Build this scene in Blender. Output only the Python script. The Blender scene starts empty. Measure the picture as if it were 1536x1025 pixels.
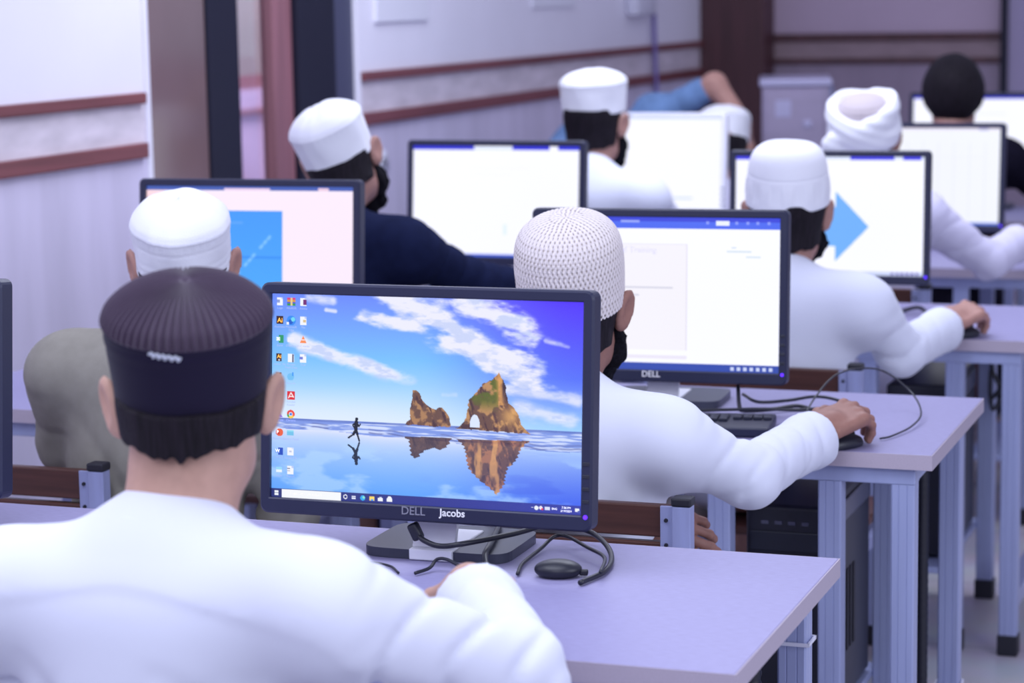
import bpy, bmesh, math, random
import numpy as np
from mathutils import Matrix, Vector
random.seed(7); rng = np.random.default_rng(7)
SC = bpy.context.scene
COL = SC.collection
PI = math.pi

# ------------------------------------------------------------------ materials
def lin(c):
    return tuple(((v/12.92) if v <= .04045 else ((v+.055)/1.055)**2.4) for v in c)

def mat(name, color, rough=.6, metal=0., spec=.5, noise=None, bump=None, coat=0., trans=0., sheen=0.):
    """noise=(scale xyz, amount, detail) varies the base colour; bump=(scale xyz, strength, distance)"""
    m = bpy.data.materials.new(name); m.use_nodes = True
    nt = m.node_tree; b = nt.nodes['Principled BSDF']
    b.inputs['Base Color'].default_value = (*color, 1)
    b.inputs['Roughness'].default_value = rough
    b.inputs['Metallic'].default_value = metal
    b.inputs['Specular IOR Level'].default_value = spec
    b.inputs['Coat Weight'].default_value = coat
    b.inputs['Transmission Weight'].default_value = trans
    b.inputs['Sheen Weight'].default_value = sheen
    tc = nt.nodes.new('ShaderNodeTexCoord')
    def nz(scale, detail=3.):
        mp = nt.nodes.new('ShaderNodeMapping'); mp.inputs['Scale'].default_value = scale
        nt.links.new(tc.outputs['Object'], mp.inputs['Vector'])
        n = nt.nodes.new('ShaderNodeTexNoise'); n.inputs['Scale'].default_value = 1.
        n.inputs['Detail'].default_value = detail
        nt.links.new(mp.outputs['Vector'], n.inputs['Vector'])
        return n
    if noise:
        n = nz(noise[0], noise[2] if len(noise) > 2 else 3.)
        r = nt.nodes.new('ShaderNodeValToRGB')
        a = noise[1]
        r.color_ramp.elements[0].position = .3; r.color_ramp.elements[1].position = .7
        r.color_ramp.elements[0].color = (*[max(0, v*(1-a)) for v in color], 1)
        r.color_ramp.elements[1].color = (*[min(1, v*(1+a)) for v in color], 1)
        nt.links.new(n.outputs['Fac'], r.inputs['Fac'])
        nt.links.new(r.outputs['Color'], b.inputs['Base Color'])
    if bump:
        n = nz(bump[0], 4.)
        bp = nt.nodes.new('ShaderNodeBump'); bp.inputs['Strength'].default_value = bump[1]
        bp.inputs['Distance'].default_value = bump[2]
        nt.links.new(n.outputs['Fac'], bp.inputs['Height'])
        nt.links.new(bp.outputs['Normal'], b.inputs['Normal'])
    return m

def attr_mat(name, rough=.9, emit=0., bump=None):
    """colour read from the mesh's own colour attribute 'Col' (woven pattern with painted gap shade / screen pixels)"""
    m = bpy.data.materials.new(name); m.use_nodes = True
    nt = m.node_tree; b = nt.nodes['Principled BSDF']
    a = nt.nodes.new('ShaderNodeAttribute'); a.attribute_name = 'Col'
    b.inputs['Roughness'].default_value = rough
    if emit:
        b.inputs['Base Color'].default_value = (.01, .01, .015, 1)
        nt.links.new(a.outputs['Color'], b.inputs['Emission Color'])
        b.inputs['Emission Strength'].default_value = emit
    else:
        nt.links.new(a.outputs['Color'], b.inputs['Base Color'])
    return m

def emit_mat(name, color, strength):
    m = bpy.data.materials.new(name); m.use_nodes = True
    b = m.node_tree.nodes['Principled BSDF']
    b.inputs['Base Color'].default_value = (*color, 1)
    b.inputs['Emission Color'].default_value = (*color, 1)
    b.inputs['Emission Strength'].default_value = strength
    return m

M = {}
M['wall_up']   = mat('white_wall_paint', (.88,.86,.97), .45, noise=((2,2,2),.03))
M['wall_low']  = mat('pale_marble_cladding', (.68,.63,.80), .4, noise=((3,9,1.1),.10,6.))
M['wall_strip']= mat('beige_marble_strip', (.72,.65,.72), .35, noise=((4,7,22),.13,8.))
M['trim']      = mat('brown_wood_trim', (.19,.055,.062), .4, noise=((20,2,40),.25,5.))
M['back_up']   = mat('mauve_wall_paint', (.50,.39,.50), .6, noise=((2,2,2),.04))
M['back_low']  = mat('mauve_marble_cladding', (.31,.245,.33), .5, noise=((8,3,1.2),.10,6.))
M['back_strip']= mat('grey_beige_marble_strip', (.30,.215,.24), .5, noise=((7,4,22),.13,8.))
M['darkwood']  = mat('dark_red_brown_wood', (.075,.026,.032), .5, noise=((30,30,2),.25,5.))
M['floor']     = mat('pale_floor_tile', (.47,.45,.56), .3, noise=((5,5,5),.08,6.))
M['grout']     = mat('grey_tile_joint', (.25,.24,.3), .7)
M['desktop']   = mat('lavender_grey_laminate', (.30,.28,.48), .5, spec=.4, noise=((60,400,60),.07,2.))
M['deskedge']  = mat('beige_grey_edge_band', (.42,.365,.45), .55, noise=((500,500,500),.06,2.))
M['steel']     = mat('blue_grey_painted_steel', (.32,.36,.58), .35, spec=.6, noise=((30,30,3),.06))
M['steel_hi']  = mat('pale_blue_grey_steel', (.30,.33,.56), .3, spec=.6, noise=((60,60,8),.10,6.))
M['black']     = mat('black_rubber', (.012,.012,.022), .55)
M['cable']     = mat('black_cable_sheath', (.010,.011,.022), .4)
M['bezel']     = mat('charcoal_navy_plastic', (.013,.016,.050), .42, bump=((900,900,900),.1,.0003))
M['shell']     = mat('dark_monitor_shell', (.016,.018,.032), .4)
M['silver']    = mat('brushed_silver_plastic', (.88,.89,.97), .38, metal=.0, noise=((8,300,8),.04))
M['base_dark'] = mat('dark_stand_base', (.05,.055,.085), .35)
M['logo']      = mat('grey_logo_paint', (.28,.29,.36), .4, metal=.3)
M['sticker']   = mat('white_lettering', (.9,.9,.92), .6)
M['led']       = emit_mat('violet_blue_power_light', (.10,.02,1.), 1.6)
M['tower']     = mat('black_computer_case', (.016,.016,.028), .35, noise=((6,6,6),.15))
M['tower_hi']  = mat('grey_case_trim', (.10,.10,.15), .25, metal=.3)
M['key']       = mat('black_keycap', (.018,.020,.040), .35)
M['keyhi']     = mat('grey_key_legend', (.16,.17,.24), .6)
M['wood']      = mat('dark_brown_chair_slat', (.085,.031,.024), .42, noise=((2.5,40,60),.35,6.))
M['skin_a']    = mat('skin_light', (.49,.29,.225), .55, spec=.35, noise=((60,60,60),.06,4.), bump=((500,500,500),.12,.0006))
M['skin_b']    = mat('skin_tan', (.40,.215,.18), .55, spec=.35, noise=((60,60,60),.08,4.), bump=((400,400,400),.15,.0008))
M['skin_c']    = mat('skin_brown', (.30,.15,.12), .55, spec=.35, noise=((60,60,60),.08,4.), bump=((400,400,400),.15,.0008))
M['hair']      = mat('black_hair', (.009,.0062,.011), .6, spec=.18, noise=((260,260,14),.6,2.), bump=((330,330,16),.9,.004))
M['beard']     = mat('black_curly_beard', (.0055,.005,.009), .8, spec=.12, noise=((180,180,180),.5), bump=((220,220,220),1.,.006))
M['kurta_w']   = mat('white_cotton', (.69,.715,.84), .9, spec=.15, sheen=.1, bump=((700,700,700),.1,.0004))
M['kurta_l']   = mat('pale_lavender_cotton', (.66,.64,.82), .9, spec=.15, bump=((500,500,500),.1,.0004))
M['kurta_o']   = mat('olive_grey_cotton', (.27,.255,.225), .9, spec=.12, noise=((40,40,40),.06), bump=((500,500,500),.12,.0005))
M['kurta_n']   = mat('dark_navy_wool', (.010,.014,.045), .95, spec=.05, noise=((30,30,30),.15))
M['kurta_k']   = mat('black_cotton', (.008,.007,.016), .95, spec=.05, noise=((30,30,30),.15))
M['shirt_b']   = mat('light_blue_shirt', (.14,.235,.43), .9, spec=.15, noise=((25,25,25),.15))
M['trouser_w'] = mat('off_white_trouser_cotton', (.62,.62,.72), .9, spec=.15)
M['trouser_d'] = mat('dark_trouser_cotton', (.03,.03,.05), .9, spec=.15)
M['cap_w']     = mat('white_cap_cloth', (.80,.81,.88), .9, spec=.15, bump=((350,350,350),.35,.0012))
M['cap_dark']  = mat('dark_purple_felt', (.014,.011,.030), .95, spec=.08, sheen=.08, bump=((600,600,600),.3,.0006))
M['cap_rib']   = mat('top_lit_purple_brown_felt', (.056,.038,.066), .95, spec=.15, sheen=.2, bump=((500,500,500),.3,.0006))  # crown lighter than the band: light from above put into its colour
M['thread']    = mat('white_stitching', (.55,.58,.68), .8)
M['turban_in'] = mat('beige_cap_cloth', (.50,.44,.47), .95, bump=((300,300,300),.4,.001))
M['glassdoor'] = mat('brown_tinted_glass', (.20,.125,.13), .12, spec=.8, noise=((1.2,1.6,1.0),.18))
M['clear']     = mat('clear_door_glass', (.95,.93,.95), .03, spec=.5, trans=1.)
M['dark_alu']  = mat('dark_navy_aluminium', (.012,.012,.028), .5, spec=.25)
M['dark_alu2'] = mat('grey_navy_aluminium', (.055,.058,.115), .4)
M['redwood']   = mat('red_brown_door_wood', (.27,.115,.14), .45, noise=((30,30,2),.2,5.))
M['corr_wall'] = mat('grey_green_corridor_wall', (.26,.235,.235), .7, noise=((3,3,3),.1))
M['corr_green']= mat('olive_green_panel', (.13,.14,.085), .7)
M['corr_mauve']= mat('lavender_corridor_cladding', (.52,.42,.60), .5, noise=((3,3,3),.08))
M['paper']     = mat('white_paper', (.80,.80,.90), .8)
M['plastic_w'] = mat('white_plastic', (.70,.70,.82), .4)
M['cable_v']   = mat('violet_cable_sheath', (.21,.17,.44), .5)
M['cabinet']   = mat('silver_grey_metal', (.46,.40,.55), .4, metal=.2, noise=((3,3,9),.08))
M['cab_top']   = mat('pale_silver_metal', (.60,.58,.80), .3, metal=.4)
M['board']     = mat('grey_lavender_board', (.36,.31,.47), .5)
M['board_lit'] = mat('pale_cyan_sheet', (.62,.86,.93), .6)
M['red_dot']   = mat('pink_red_plastic', (.62,.16,.26), .5)
M['screen_on'] = attr_mat('lit_screen', .25, 1.0)
M['crochet']   = attr_mat('cream_crochet_yarn', .95)

# ------------------------------------------------------------------ mesh helpers
def link(o, parent=None):
    COL.objects.link(o)
    if parent is not None: o.parent = parent
    return o

def obj(name, me, m=None, parent=None, smooth=False):
    if isinstance(me, bmesh.types.BMesh):
        d = bpy.data.meshes.new(name); me.to_mesh(d); me.free(); me = d
    else:
        me.name = name
    if m is not None:
        for mm in (m if isinstance(m, (list, tuple)) else [m]): me.materials.append(mm)
    if smooth:
        me.polygons.foreach_set('use_smooth', np.ones(len(me.polygons), bool)); me.update()
    return link(bpy.data.objects.new(name, me), parent)

def tag(o, label, cat, group=None):
    o['label'] = label; o['category'] = cat
    if group: o['group'] = group
    return o

def struct(name, me, m, smooth=False):
    o = obj(name, me, m, None, smooth); o['kind'] = 'structure'; return o

def thing(name, label, cat, loc=(0,0,0), rz=0., group=None):
    o = bpy.data.objects.new(name, None); COL.objects.link(o)
    o.location = loc; o.rotation_euler = (0,0,rz); o.empty_display_size = .05
    return tag(o, label, cat, group)

def box(bm, c, s, bev=0., seg=2, mi=0, rot=None):
    r = bmesh.ops.create_cube(bm, size=1.)
    vs = r['verts']
    bmesh.ops.scale(bm, vec=s, verts=vs)
    fs = list({f for v in vs for f in v.link_faces})
    if bev > 0:
        es = list({e for v in vs for e in v.link_edges})
        g = bmesh.ops.bevel(bm, geom=es, offset=bev, segments=seg, affect='EDGES', profile=.5)
        vs = list({v for f in g['faces'] for v in f.verts} | {v for v in vs if v.is_valid})
        fs = list({f for v in vs for f in v.link_faces})
    if rot is not None: bmesh.ops.transform(bm, matrix=rot.to_4x4(), verts=vs)
    bmesh.ops.translate(bm, vec=c, verts=vs)
    for f in fs: f.material_index = mi
    return vs

def bx(c, s, bev=0., seg=2, rot=None):
    bm = bmesh.new(); box(bm, c, s, bev, seg, 0, rot); return bm

def b2(x0, x1, y0, y1, z0, z1, bev=0.):
    return bx(((x0+x1)/2,(y0+y1)/2,(z0+z1)/2), (x1-x0,y1-y0,z1-z0), bev)

def prism(bm, pts, z0, z1, mi=0):
    """closed outline pts (x,y) extruded along z"""
    a = [bm.verts.new((x,y,z0)) for x,y in pts]; b = [bm.verts.new((x,y,z1)) for x,y in pts]
    n = len(pts)
    fs = [bm.faces.new(a[::-1]), bm.faces.new(b)]
    for i in range(n):
        fs.append(bm.faces.new((a[i],a[(i+1)%n],b[(i+1)%n],b[i])))
    for f in fs: f.material_index = mi
    return a+b

def fluted(w, d, g=.0010):
    """outline of a square steel tube with two shallow grooves on each face"""
    pts = []
    for k in range(4):
        L = w if k % 2 == 0 else d
        o = (d if k % 2 == 0 else w)/2
        loc = [(-L/2+.003, 0)]
        for t in (-.18*L, .18*L):
            loc += [(t-g*1.3,0),(t-g*.7,-g),(t+g*.7,-g),(t+g*1.3,0)]
        loc += [(L/2-.003, 0)]
        for t, e in loc:
            x, y = t, -(o+e)
            a = k*PI/2
            pts.append((x*math.cos(a)-y*math.sin(a), x*math.sin(a)+y*math.cos(a)))
    return pts

def catmull(P, n=10):
    P = [np.array(p, float) for p in P]
    P = [2*P[0]-P[1]] + P + [2*P[-1]-P[-2]]
    out = []
    for i in range(1, len(P)-2):
        for k in range(n):
            t = k/n
            out.append(.5*((2*P[i])+(P[i+1]-P[i-1])*t+(2*P[i-1]-5*P[i]+4*P[i+1]-P[i+2])*t*t+(3*P[i]-P[i-1]-3*P[i+1]+P[i+2])*t**3))
    out.append(P[-2]); return out

def tube(bm, P, r, ns=10, n=10, rad=None):
    C = catmull(P, n); rings = []
    up = np.array([.13,.21,.97])
    for i, c in enumerate(C):
        t = C[min(i+1,len(C)-1)]-C[max(i-1,0)]; t = t/np.linalg.norm(t)
        a = np.cross(t, up)
        if np.linalg.norm(a) < .05: a = np.cross(t, np.array([1.,0,0]))
        a /= np.linalg.norm(a); b = np.cross(t, a)
        rr = r if rad is None else rad(i/(len(C)-1))
        rings.append([bm.verts.new(c+rr*(math.cos(q)*a+math.sin(q)*b)) for q in np.linspace(0,2*PI,ns,endpoint=False)])
    for A, B in zip(rings, rings[1:]):
        for k in range(ns): bm.faces.new((A[k],A[(k+1)%ns],B[(k+1)%ns],B[k]))
    bm.faces.new(rings[0][::-1]); bm.faces.new(rings[-1])
    bmesh.ops.recalc_face_normals(bm, faces=bm.faces)
    return bm

def lathe(prof, nu=64, rx=1., ry=1., disp=None, colf=None):
    """profile of (r,z) from the outside bottom over the top; oval by rx, ry. disp(u,s,r,z)->extra radius"""
    prof = np.array(prof, float)
    s = np.concatenate([[0], np.cumsum(np.hypot(*np.diff(prof, axis=0).T))])
    nv = len(prof); u = np.linspace(0, 1, nu, endpoint=False)
    U, S = np.meshgrid(u, s); Rr = np.repeat(prof[:,0:1], nu, 1); Z = np.repeat(prof[:,1:2], nu, 1)
    tg = np.gradient(prof, axis=0); tg /= np.maximum(1e-9, np.hypot(*tg.T))[:,None]
    D = disp(U, S, Rr, Z) if disp else np.zeros_like(U)
    Rr = Rr + D*tg[:,1:2]; Z = Z - D*tg[:,0:1]
    A = 2*PI*U
    V = np.stack([Rr*np.cos(A)*rx, Rr*np.sin(A)*ry, Z], -1).reshape(-1, 3)
    i = np.arange(nv-1)[:,None]*nu; k = np.arange(nu)[None]
    Fq = np.stack([i+k, i+(k+1)%nu, i+nu+(k+1)%nu, i+nu+k], -1).reshape(-1, 4)
    me = quads(V, Fq)
    if colf is not None:
        c = colf(U, S, Rr, Z).reshape(-1, 3)
        setcol(me, c)
    return me

def quads(V, F):
    me = bpy.data.meshes.new('m')
    me.vertices.add(len(V)); me.vertices.foreach_set('co', np.ascontiguousarray(V, np.float32).ravel())
    me.loops.add(F.size); me.loops.foreach_set('vertex_index', np.ascontiguousarray(F, np.int32).ravel())
    me.polygons.add(len(F)); me.polygons.foreach_set('loop_start', np.arange(len(F), dtype=np.int32)*F.shape[1])
    me.polygons.foreach_set('loop_total', np.full(len(F), F.shape[1], np.int32))
    me.update(calc_edges=True); me.validate()
    return me

def setcol(me, c):
    a = me.color_attributes.new('Col', 'FLOAT_COLOR', 'POINT')
    c4 = np.ones((len(c), 4), np.float32); c4[:,:3] = c
    a.data.foreach_set('color', c4.ravel())

def xform(me, Mx):
    me.transform(Matrix(Mx) if not isinstance(Mx, Matrix) else Mx); me.update(); return me

def mesh_from(bm, name='m'):
    d = bpy.data.meshes.new(name); bm.to_mesh(d); bm.free(); return d

def text_mesh(s, size, depth=.0004, bold=0., align='CENTER'):
    cu = bpy.data.curves.new('t', 'FONT'); cu.body = s; cu.size = size; cu.extrude = depth
    cu.offset = bold; cu.align_x = align; cu.align_y = 'CENTER'; cu.resolution_u = 3
    o = bpy.data.objects.new('t', cu); COL.objects.link(o)
    dg = bpy.context.evaluated_depsgraph_get(); dg.update()
    me = bpy.data.meshes.new_from_object(o.evaluated_get(dg))
    bpy.data.objects.remove(o); bpy.data.curves.remove(cu)
    return me

def join_meshes(lst):
    bm = bmesh.new()
    for me, Mx in lst:
        t = me.copy(); t.transform(Mx); bm.from_mesh(t); bpy.data.meshes.remove(t)
    return bm

# ------------------------------------------------------------------ smooth solids (distance fields meshed by surface nets)
class Solid:
    def __init__(s, h): s.h = h; s.p = []; s.cut = []; s.disp = None
    def add(s, fn, lo, hi, k=.02, op='u'):
        s.p.append((fn, np.array(lo, float), np.array(hi, float), k, op)); return s
    def cap(s, a, b, ra, rb, k=.02, op='u', flat=None):
        a = np.array(a, float); b = np.array(b, float); ab = b-a; L2 = max(1e-12, ab@ab); R = max(ra, rb)
        if flat is not None:
            n = np.array(flat[0], float); n /= np.linalg.norm(n); fl = flat[1]
        def fn(X, Y, Z):
            x, y, z = X-a[0], Y-a[1], Z-a[2]
            if flat is not None:
                q = (x*n[0]+y*n[1]+z*n[2])*(1/fl-1)
                x, y, z = x+q*n[0], y+q*n[1], z+q*n[2]
            t = np.clip((x*ab[0]+y*ab[1]+z*ab[2])/L2, 0, 1)
            return (np.sqrt((x-t*ab[0])**2+(y-t*ab[1])**2+(z-t*ab[2])**2)-(ra+(rb-ra)*t))*(min(1, flat[1]) if flat is not None else 1)
        return s.add(fn, np.minimum(a,b)-R, np.maximum(a,b)+R, k, op)
    def ell(s, c, r, k=.02, op='u', R=None):
        c = np.array(c, float); r = np.array(r, float)
        R = np.eye(3) if R is None else np.array(R, float)
        def fn(X, Y, Z):
            x, y, z = X-c[0], Y-c[1], Z-c[2]
            q = [(x*R[0,i]+y*R[1,i]+z*R[2,i]) for i in range(3)]
            k0 = np.sqrt(sum((q[i]/r[i])**2 for i in range(3))); k1 = np.sqrt(sum((q[i]/r[i]**2)**2 for i in range(3)))
            return k0*(k0-1)/np.maximum(k1, 1e-9)
        e = np.abs(R)@r
        return s.add(fn, c-e, c+e, k, op)
    def box(s, c, hf, rr, k=.02, op='u', R=None):
        c = np.array(c, float); hf = np.array(hf, float)-rr
        R = np.eye(3) if R is None else np.array(R, float)
        def fn(X, Y, Z):
            x, y, z = X-c[0], Y-c[1], Z-c[2]
            q = [np.abs(x*R[0,i]+y*R[1,i]+z*R[2,i])-hf[i] for i in range(3)]
            return np.sqrt(sum(np.maximum(v,0)**2 for v in q))+np.minimum(np.maximum(q[0],np.maximum(q[1],q[2])),0)-rr
        e = np.abs(R)@(hf+rr)
        return s.add(fn, c-e, c+e, k, op)
    def mesh(s):
        h = s.h; pad = 4*h
        lo = np.min([p[1] for p in s.p if p[4]=='u'], 0)-pad-.006; hi = np.max([p[2] for p in s.p if p[4]=='u'], 0)+pad+.006
        n = np.ceil((hi-lo)/h).astype(int)+1
        f = np.full(n, 1., np.float32)
        ax = [(lo[i]+h*np.arange(n[i])).astype(np.float32) for i in range(3)]
        for fn, l, u, k, op in s.p:
            i0 = np.maximum(0, np.floor((l-k-pad-lo)/h).astype(int)); i1 = np.minimum(n, np.ceil((u+k+pad-lo)/h).astype(int)+1)
            if np.any(i1 <= i0): continue
            sl = tuple(slice(a, b) for a, b in zip(i0, i1))
            d = fn(ax[0][sl[0]][:,None,None], ax[1][sl[1]][None,:,None], ax[2][sl[2]][None,None,:]).astype(np.float32)
            g = f[sl]
            if op == 'u':
                w = np.clip(.5+.5*(g-d)/k, 0, 1); f[sl] = g+(d-g)*w-k*w*(1-w)
            else:
                w = np.clip(.5-.5*(g+d)/k, 0, 1); f[sl] = g+(-d-g)*w+k*w*(1-w)
        for c in s.cut:
            d = c(ax[0][:,None,None], ax[1][None,:,None], ax[2][None,None,:]).astype(np.float32)
            f = np.maximum(f, d)
        if s.disp is not None:
            I = np.nonzero(np.abs(f) < 4*h)
            P = [ax[i][I[i]] for i in range(3)]
            f[I] -= s.disp(*P).astype(np.float32)
        return nets(f, lo, h)

CO = np.array([[i,j,k] for i in (0,1) for j in (0,1) for k in (0,1)])
def nets(f, lo, h):
    s = f < 0
    n = np.array(f.shape)-1
    cnt = np.zeros(n, np.int8)
    for c in CO: cnt += s[c[0]:c[0]+n[0], c[1]:c[1]+n[1], c[2]:c[2]+n[2]]
    act = (cnt > 0) & (cnt < 8)
    I = np.argwhere(act)
    val = np.stack([f[I[:,0]+c[0], I[:,1]+c[1], I[:,2]+c[2]] for c in CO], 1)
    P = np.zeros((len(I), 3)); W = np.zeros(len(I))
    for a in range(8):
        for b in range(a+1, 8):
            if np.abs(CO[a]-CO[b]).sum() != 1: continue
            va, vb = val[:,a], val[:,b]; x = (va < 0) != (vb < 0)
            t = np.where(x, va/np.where(x, va-vb, 1), 0)
            P += np.where(x[:,None], CO[a]+t[:,None]*(CO[b]-CO[a]), 0); W += x
    P = P/W[:,None]
    V = lo+h*(I+P)
    idx = np.full(n, -1, np.int32); idx[act] = np.arange(len(I))
    Fs = []
    for ax in range(3):
        o1, o2 = (ax+1)%3, (ax+2)%3
        A = [slice(None)]*3; B = [slice(None)]*3
        A[ax] = slice(0, -1); B[ax] = slice(1, None)
        sa, sb = s[tuple(A)], s[tuple(B)]
        E = np.argwhere(sa != sb)
        E = E[(E[:,o1] > 0) & (E[:,o2] > 0) & (E[:,o1] < n[o1]) & (E[:,o2] < n[o2])]
        if not len(E): continue
        inside = sa[tuple(E.T)]
        def g(d1, d2):
            q = E.copy(); q[:,o1] -= d1; q[:,o2] -= d2
            return idx[tuple(q.T)]
        q = np.stack([g(1,1), g(0,1), g(0,0), g(1,0)], 1)
        q[~inside] = q[~inside][:,::-1]
        Fs.append(q)
    F = np.concatenate(Fs); F = F[(F >= 0).all(1)]
    # one light relaxation so the facets do not show
    nb = np.zeros_like(V); ct = np.zeros(len(V))
    for a, b in ((0,1),(1,2),(2,3),(3,0)):
        np.add.at(nb, F[:,a], V[F[:,b]]); np.add.at(nb, F[:,b], V[F[:,a]])
        np.add.at(ct, F[:,a], 1); np.add.at(ct, F[:,b], 1)
    V = V*.5+.5*nb/np.maximum(ct, 1)[:,None]
    return V, F

def merged(parts):
    Vs, Fs, o = [], [], 0
    for V, F in parts:
        Vs.append(V); Fs.append(F+o); o += len(V)
    return quads(np.concatenate(Vs), np.concatenate(Fs))

def n3(x, y, z, s, ph=0.):
    x, y, z = x*s+ph, y*s+1.7*ph, z*s-ph
    return (np.sin(x+1.9*np.sin(.7*y+.4*z+1.1))+np.sin(y*1.13+1.7*np.sin(.8*z-.3*x+2.3))+np.sin(z*.91+1.8*np.sin(.6*x+.5*y+.2)))/3

# ------------------------------------------------------------------ camera
def setup_camera():
    yaw, pitch, roll = .3485, .1485, -.0172
    cy, sy = math.cos(yaw), math.sin(yaw)
    F0, R, U0 = Vector((-sy,cy,0)), Vector((cy,sy,0)), Vector((0,0,1))
    F = F0*math.cos(pitch)-U0*math.sin(pitch); U = U0*math.cos(pitch)+F0*math.sin(pitch)
    R2 = R*math.cos(roll)+U*math.sin(roll); U2 = -R*math.sin(roll)+U*math.cos(roll)
    cd = bpy.data.cameras.new('camera'); cam = bpy.data.objects.new('camera', cd); COL.objects.link(cam)
    m = Matrix((R2, U2, -F)).transposed().to_4x4(); m.translation = Vector((0,0,1.5544))
    cam.matrix_world = m
    cd.sensor_width = 36.; cd.lens = 3484.4/1536*36
    cd.clip_start = .05; cd.clip_end = 60
    cd.dof.use_dof = True; cd.dof.focus_distance = 3.5; cd.dof.aperture_fstop = 4.6
    SC.camera = cam
setup_camera()
SC.view_settings.view_transform = 'Standard'; SC.view_settings.look = 'None'
SC.view_settings.gamma = 1.; SC.view_settings.exposure = 0.; SC.view_settings.use_curve_mapping = False

# ------------------------------------------------------------------ the room
def floor_material():
    m = bpy.data.materials.new('floor_tiles'); m.use_nodes = True
    nt = m.node_tree; b = nt.nodes['Principled BSDF']
    tc = nt.nodes.new('ShaderNodeTexCoord'); br = nt.nodes.new('ShaderNodeTexBrick')
    br.offset = 0.; br.inputs['Scale'].default_value = 1.
    br.inputs['Brick Width'].default_value = .6; br.inputs['Row Height'].default_value = .6
    br.inputs['Mortar Size'].default_value = .004
    br.inputs['Color1'].default_value = (.60,.58,.64,1); br.inputs['Color2'].default_value = (.57,.55,.61,1)
    br.inputs['Mortar'].default_value = (.33,.32,.37,1)
    nt.links.new(tc.outputs['Object'], br.inputs['Vector'])
    nz = nt.nodes.new('ShaderNodeTexNoise'); nz.inputs['Scale'].default_value = 6; nz.inputs['Detail'].default_value = 6
    nt.links.new(tc.outputs['Object'], nz.inputs['Vector'])
    mx = nt.nodes.new('ShaderNodeMix'); mx.data_type = 'RGBA'; mx.blend_type = 'MULTIPLY'
    mx.inputs[0].default_value = .35
    nt.links.new(br.outputs['Color'], mx.inputs[6]); nt.links.new(nz.outputs['Color'], mx.inputs[7])
    nt.links.new(mx.outputs[2], b.inputs['Base Color']); b.inputs['Roughness'].default_value = .28
    return m

XW = -3.1
Z1, Z2, Z3, Z4 = 1.308, 1.277, 1.172, 1.130       # the two brown trims: top/bottom, top/bottom
struct('floor', b2(-5.2, 2.6, -1.0, 12.2, -.06, 0), floor_material())

def banded_wall(name, axis, a, b, pos, th, bands):
    """one wall mesh clad in horizontal bands; bands = [(z0,z1,material index)]"""
    bm = bmesh.new()
    for lo, hi in a:
        for z0, z1, mi in bands:
            if axis == 'x': box(bm, (pos-th/2,(lo+hi)/2,(z0+z1)/2), (th,hi-lo,z1-z0), mi=mi)
            else: box(bm, ((lo+hi)/2,pos+th/2,(z0+z1)/2), (hi-lo,th,z1-z0), mi=mi)
    return struct(name, bm, b)
banded_wall('wall_left', 'x', [(.3,5.634),(7.085,11.37)], [M['wall_low'],M['wall_strip'],M['wall_up']], XW, .16,
            [(0,Z4+.02,0),(Z4+.02,Z1-.015,1),(Z1-.015,3.0,2)])
banded_wall('wall_back', 'y', [(-2.9,2.4)], [M['back_low'],M['back_strip'],M['back_up']], 11.6, .16,
            [(0,1.19,0),(1.19,1.31,1),(1.31,3.0,2)])
n = 0
for (ya, yb) in ((.3,5.62),(7.10,11.37)):
    for z0, z1 in ((Z2,Z1),(Z4,Z3)):
        n += 1; struct('trim_%d' % n, b2(XW, XW+.018, ya, yb, z0, z1, .004), M['trim'])
for z0, z1 in ((1.292,1.332),(1.180,1.208)):
    n += 1; struct('trim_%d' % n, b2(-2.77, 2.4, 11.58, 11.6, z0, z1, .004), M['darkwood'])
struct('wall_corner', b2(XW-.16, -2.775, 11.37, 11.76, 0, 3.0, .006), M['darkwood'])
# white reveal edges of the opening in the left wall
n += 1; struct('trim_%d' % n, b2(XW-.17, XW+.006, 5.634, 5.662, 0, 3.0, .003), M['wall_up'])
n += 1; struct('trim_%d' % n, b2(XW-.17, XW+.012, 7.058, 7.085, 0, 3.0, .003), M['wall_up'])
struct('baseboard_left', b2(XW, XW+.015, .3, 5.62, 0, .10, .003), M['trim'])

# the glazed door set in the left wall
d = bpy.data.objects.new('door_1', None); COL.objects.link(d); d['kind'] = 'structure'; d.location = (XW, 6.35, 0)
def dpart(name, x0, x1, y0, y1, z0, z1, m, bev=.004):
    bm = b2(x0, x1, y0-6.35, y1-6.35, z0, z1, bev); return obj(name, bm, m, d)
dpart('door_pane', -.035, -.022, 5.66, 6.045, .04, 2.4, M['glassdoor'], 0)
dpart('door_post', -.060, -.015, 6.05, 6.25, 0, 2.5, M['dark_alu'])
dpart('sliding_pane', -.048, -.042, 6.25, 6.475, .04, 2.4, M['clear'], 0)
dpart('wooden_jamb', -.060, -.012, 6.475, 6.612, 0, 2.5, M['redwood'])
dpart('lintel', -.16, .0, 5.66, 7.06, 2.4, 3.0, M['wall_up'])
dpart('dark_pillar', -.060, .006, 6.615, 6.90, 0, 2.4, M['dark_alu'])
dpart('pillar_edge', -.060, -.0, 6.90, 7.056, 0, 2.4, M['dark_alu2'])
dpart('threshold', -.16, .0, 5.66, 7.06, 0, .03, M['dark_alu'], 0)

# corridor seen through the glass
banded_wall('wall_corridor', 'x', [(6.9,11.5)], [M['corr_mauve'],M['redwood'],M['corr_wall']], -4.6, .12,
            [(0,1.16,0),(1.16,1.22,1),(1.22,3.0,2)])
struct('trim_20', b2(-4.6, -4.585, 8.3, 9.05, 1.28, 2.6), M['corr_green'])
struct('trim_21', b2(-4.6, -4.575, 6.9, 11.5, 1.05, 1.072), M['redwood'])

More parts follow.
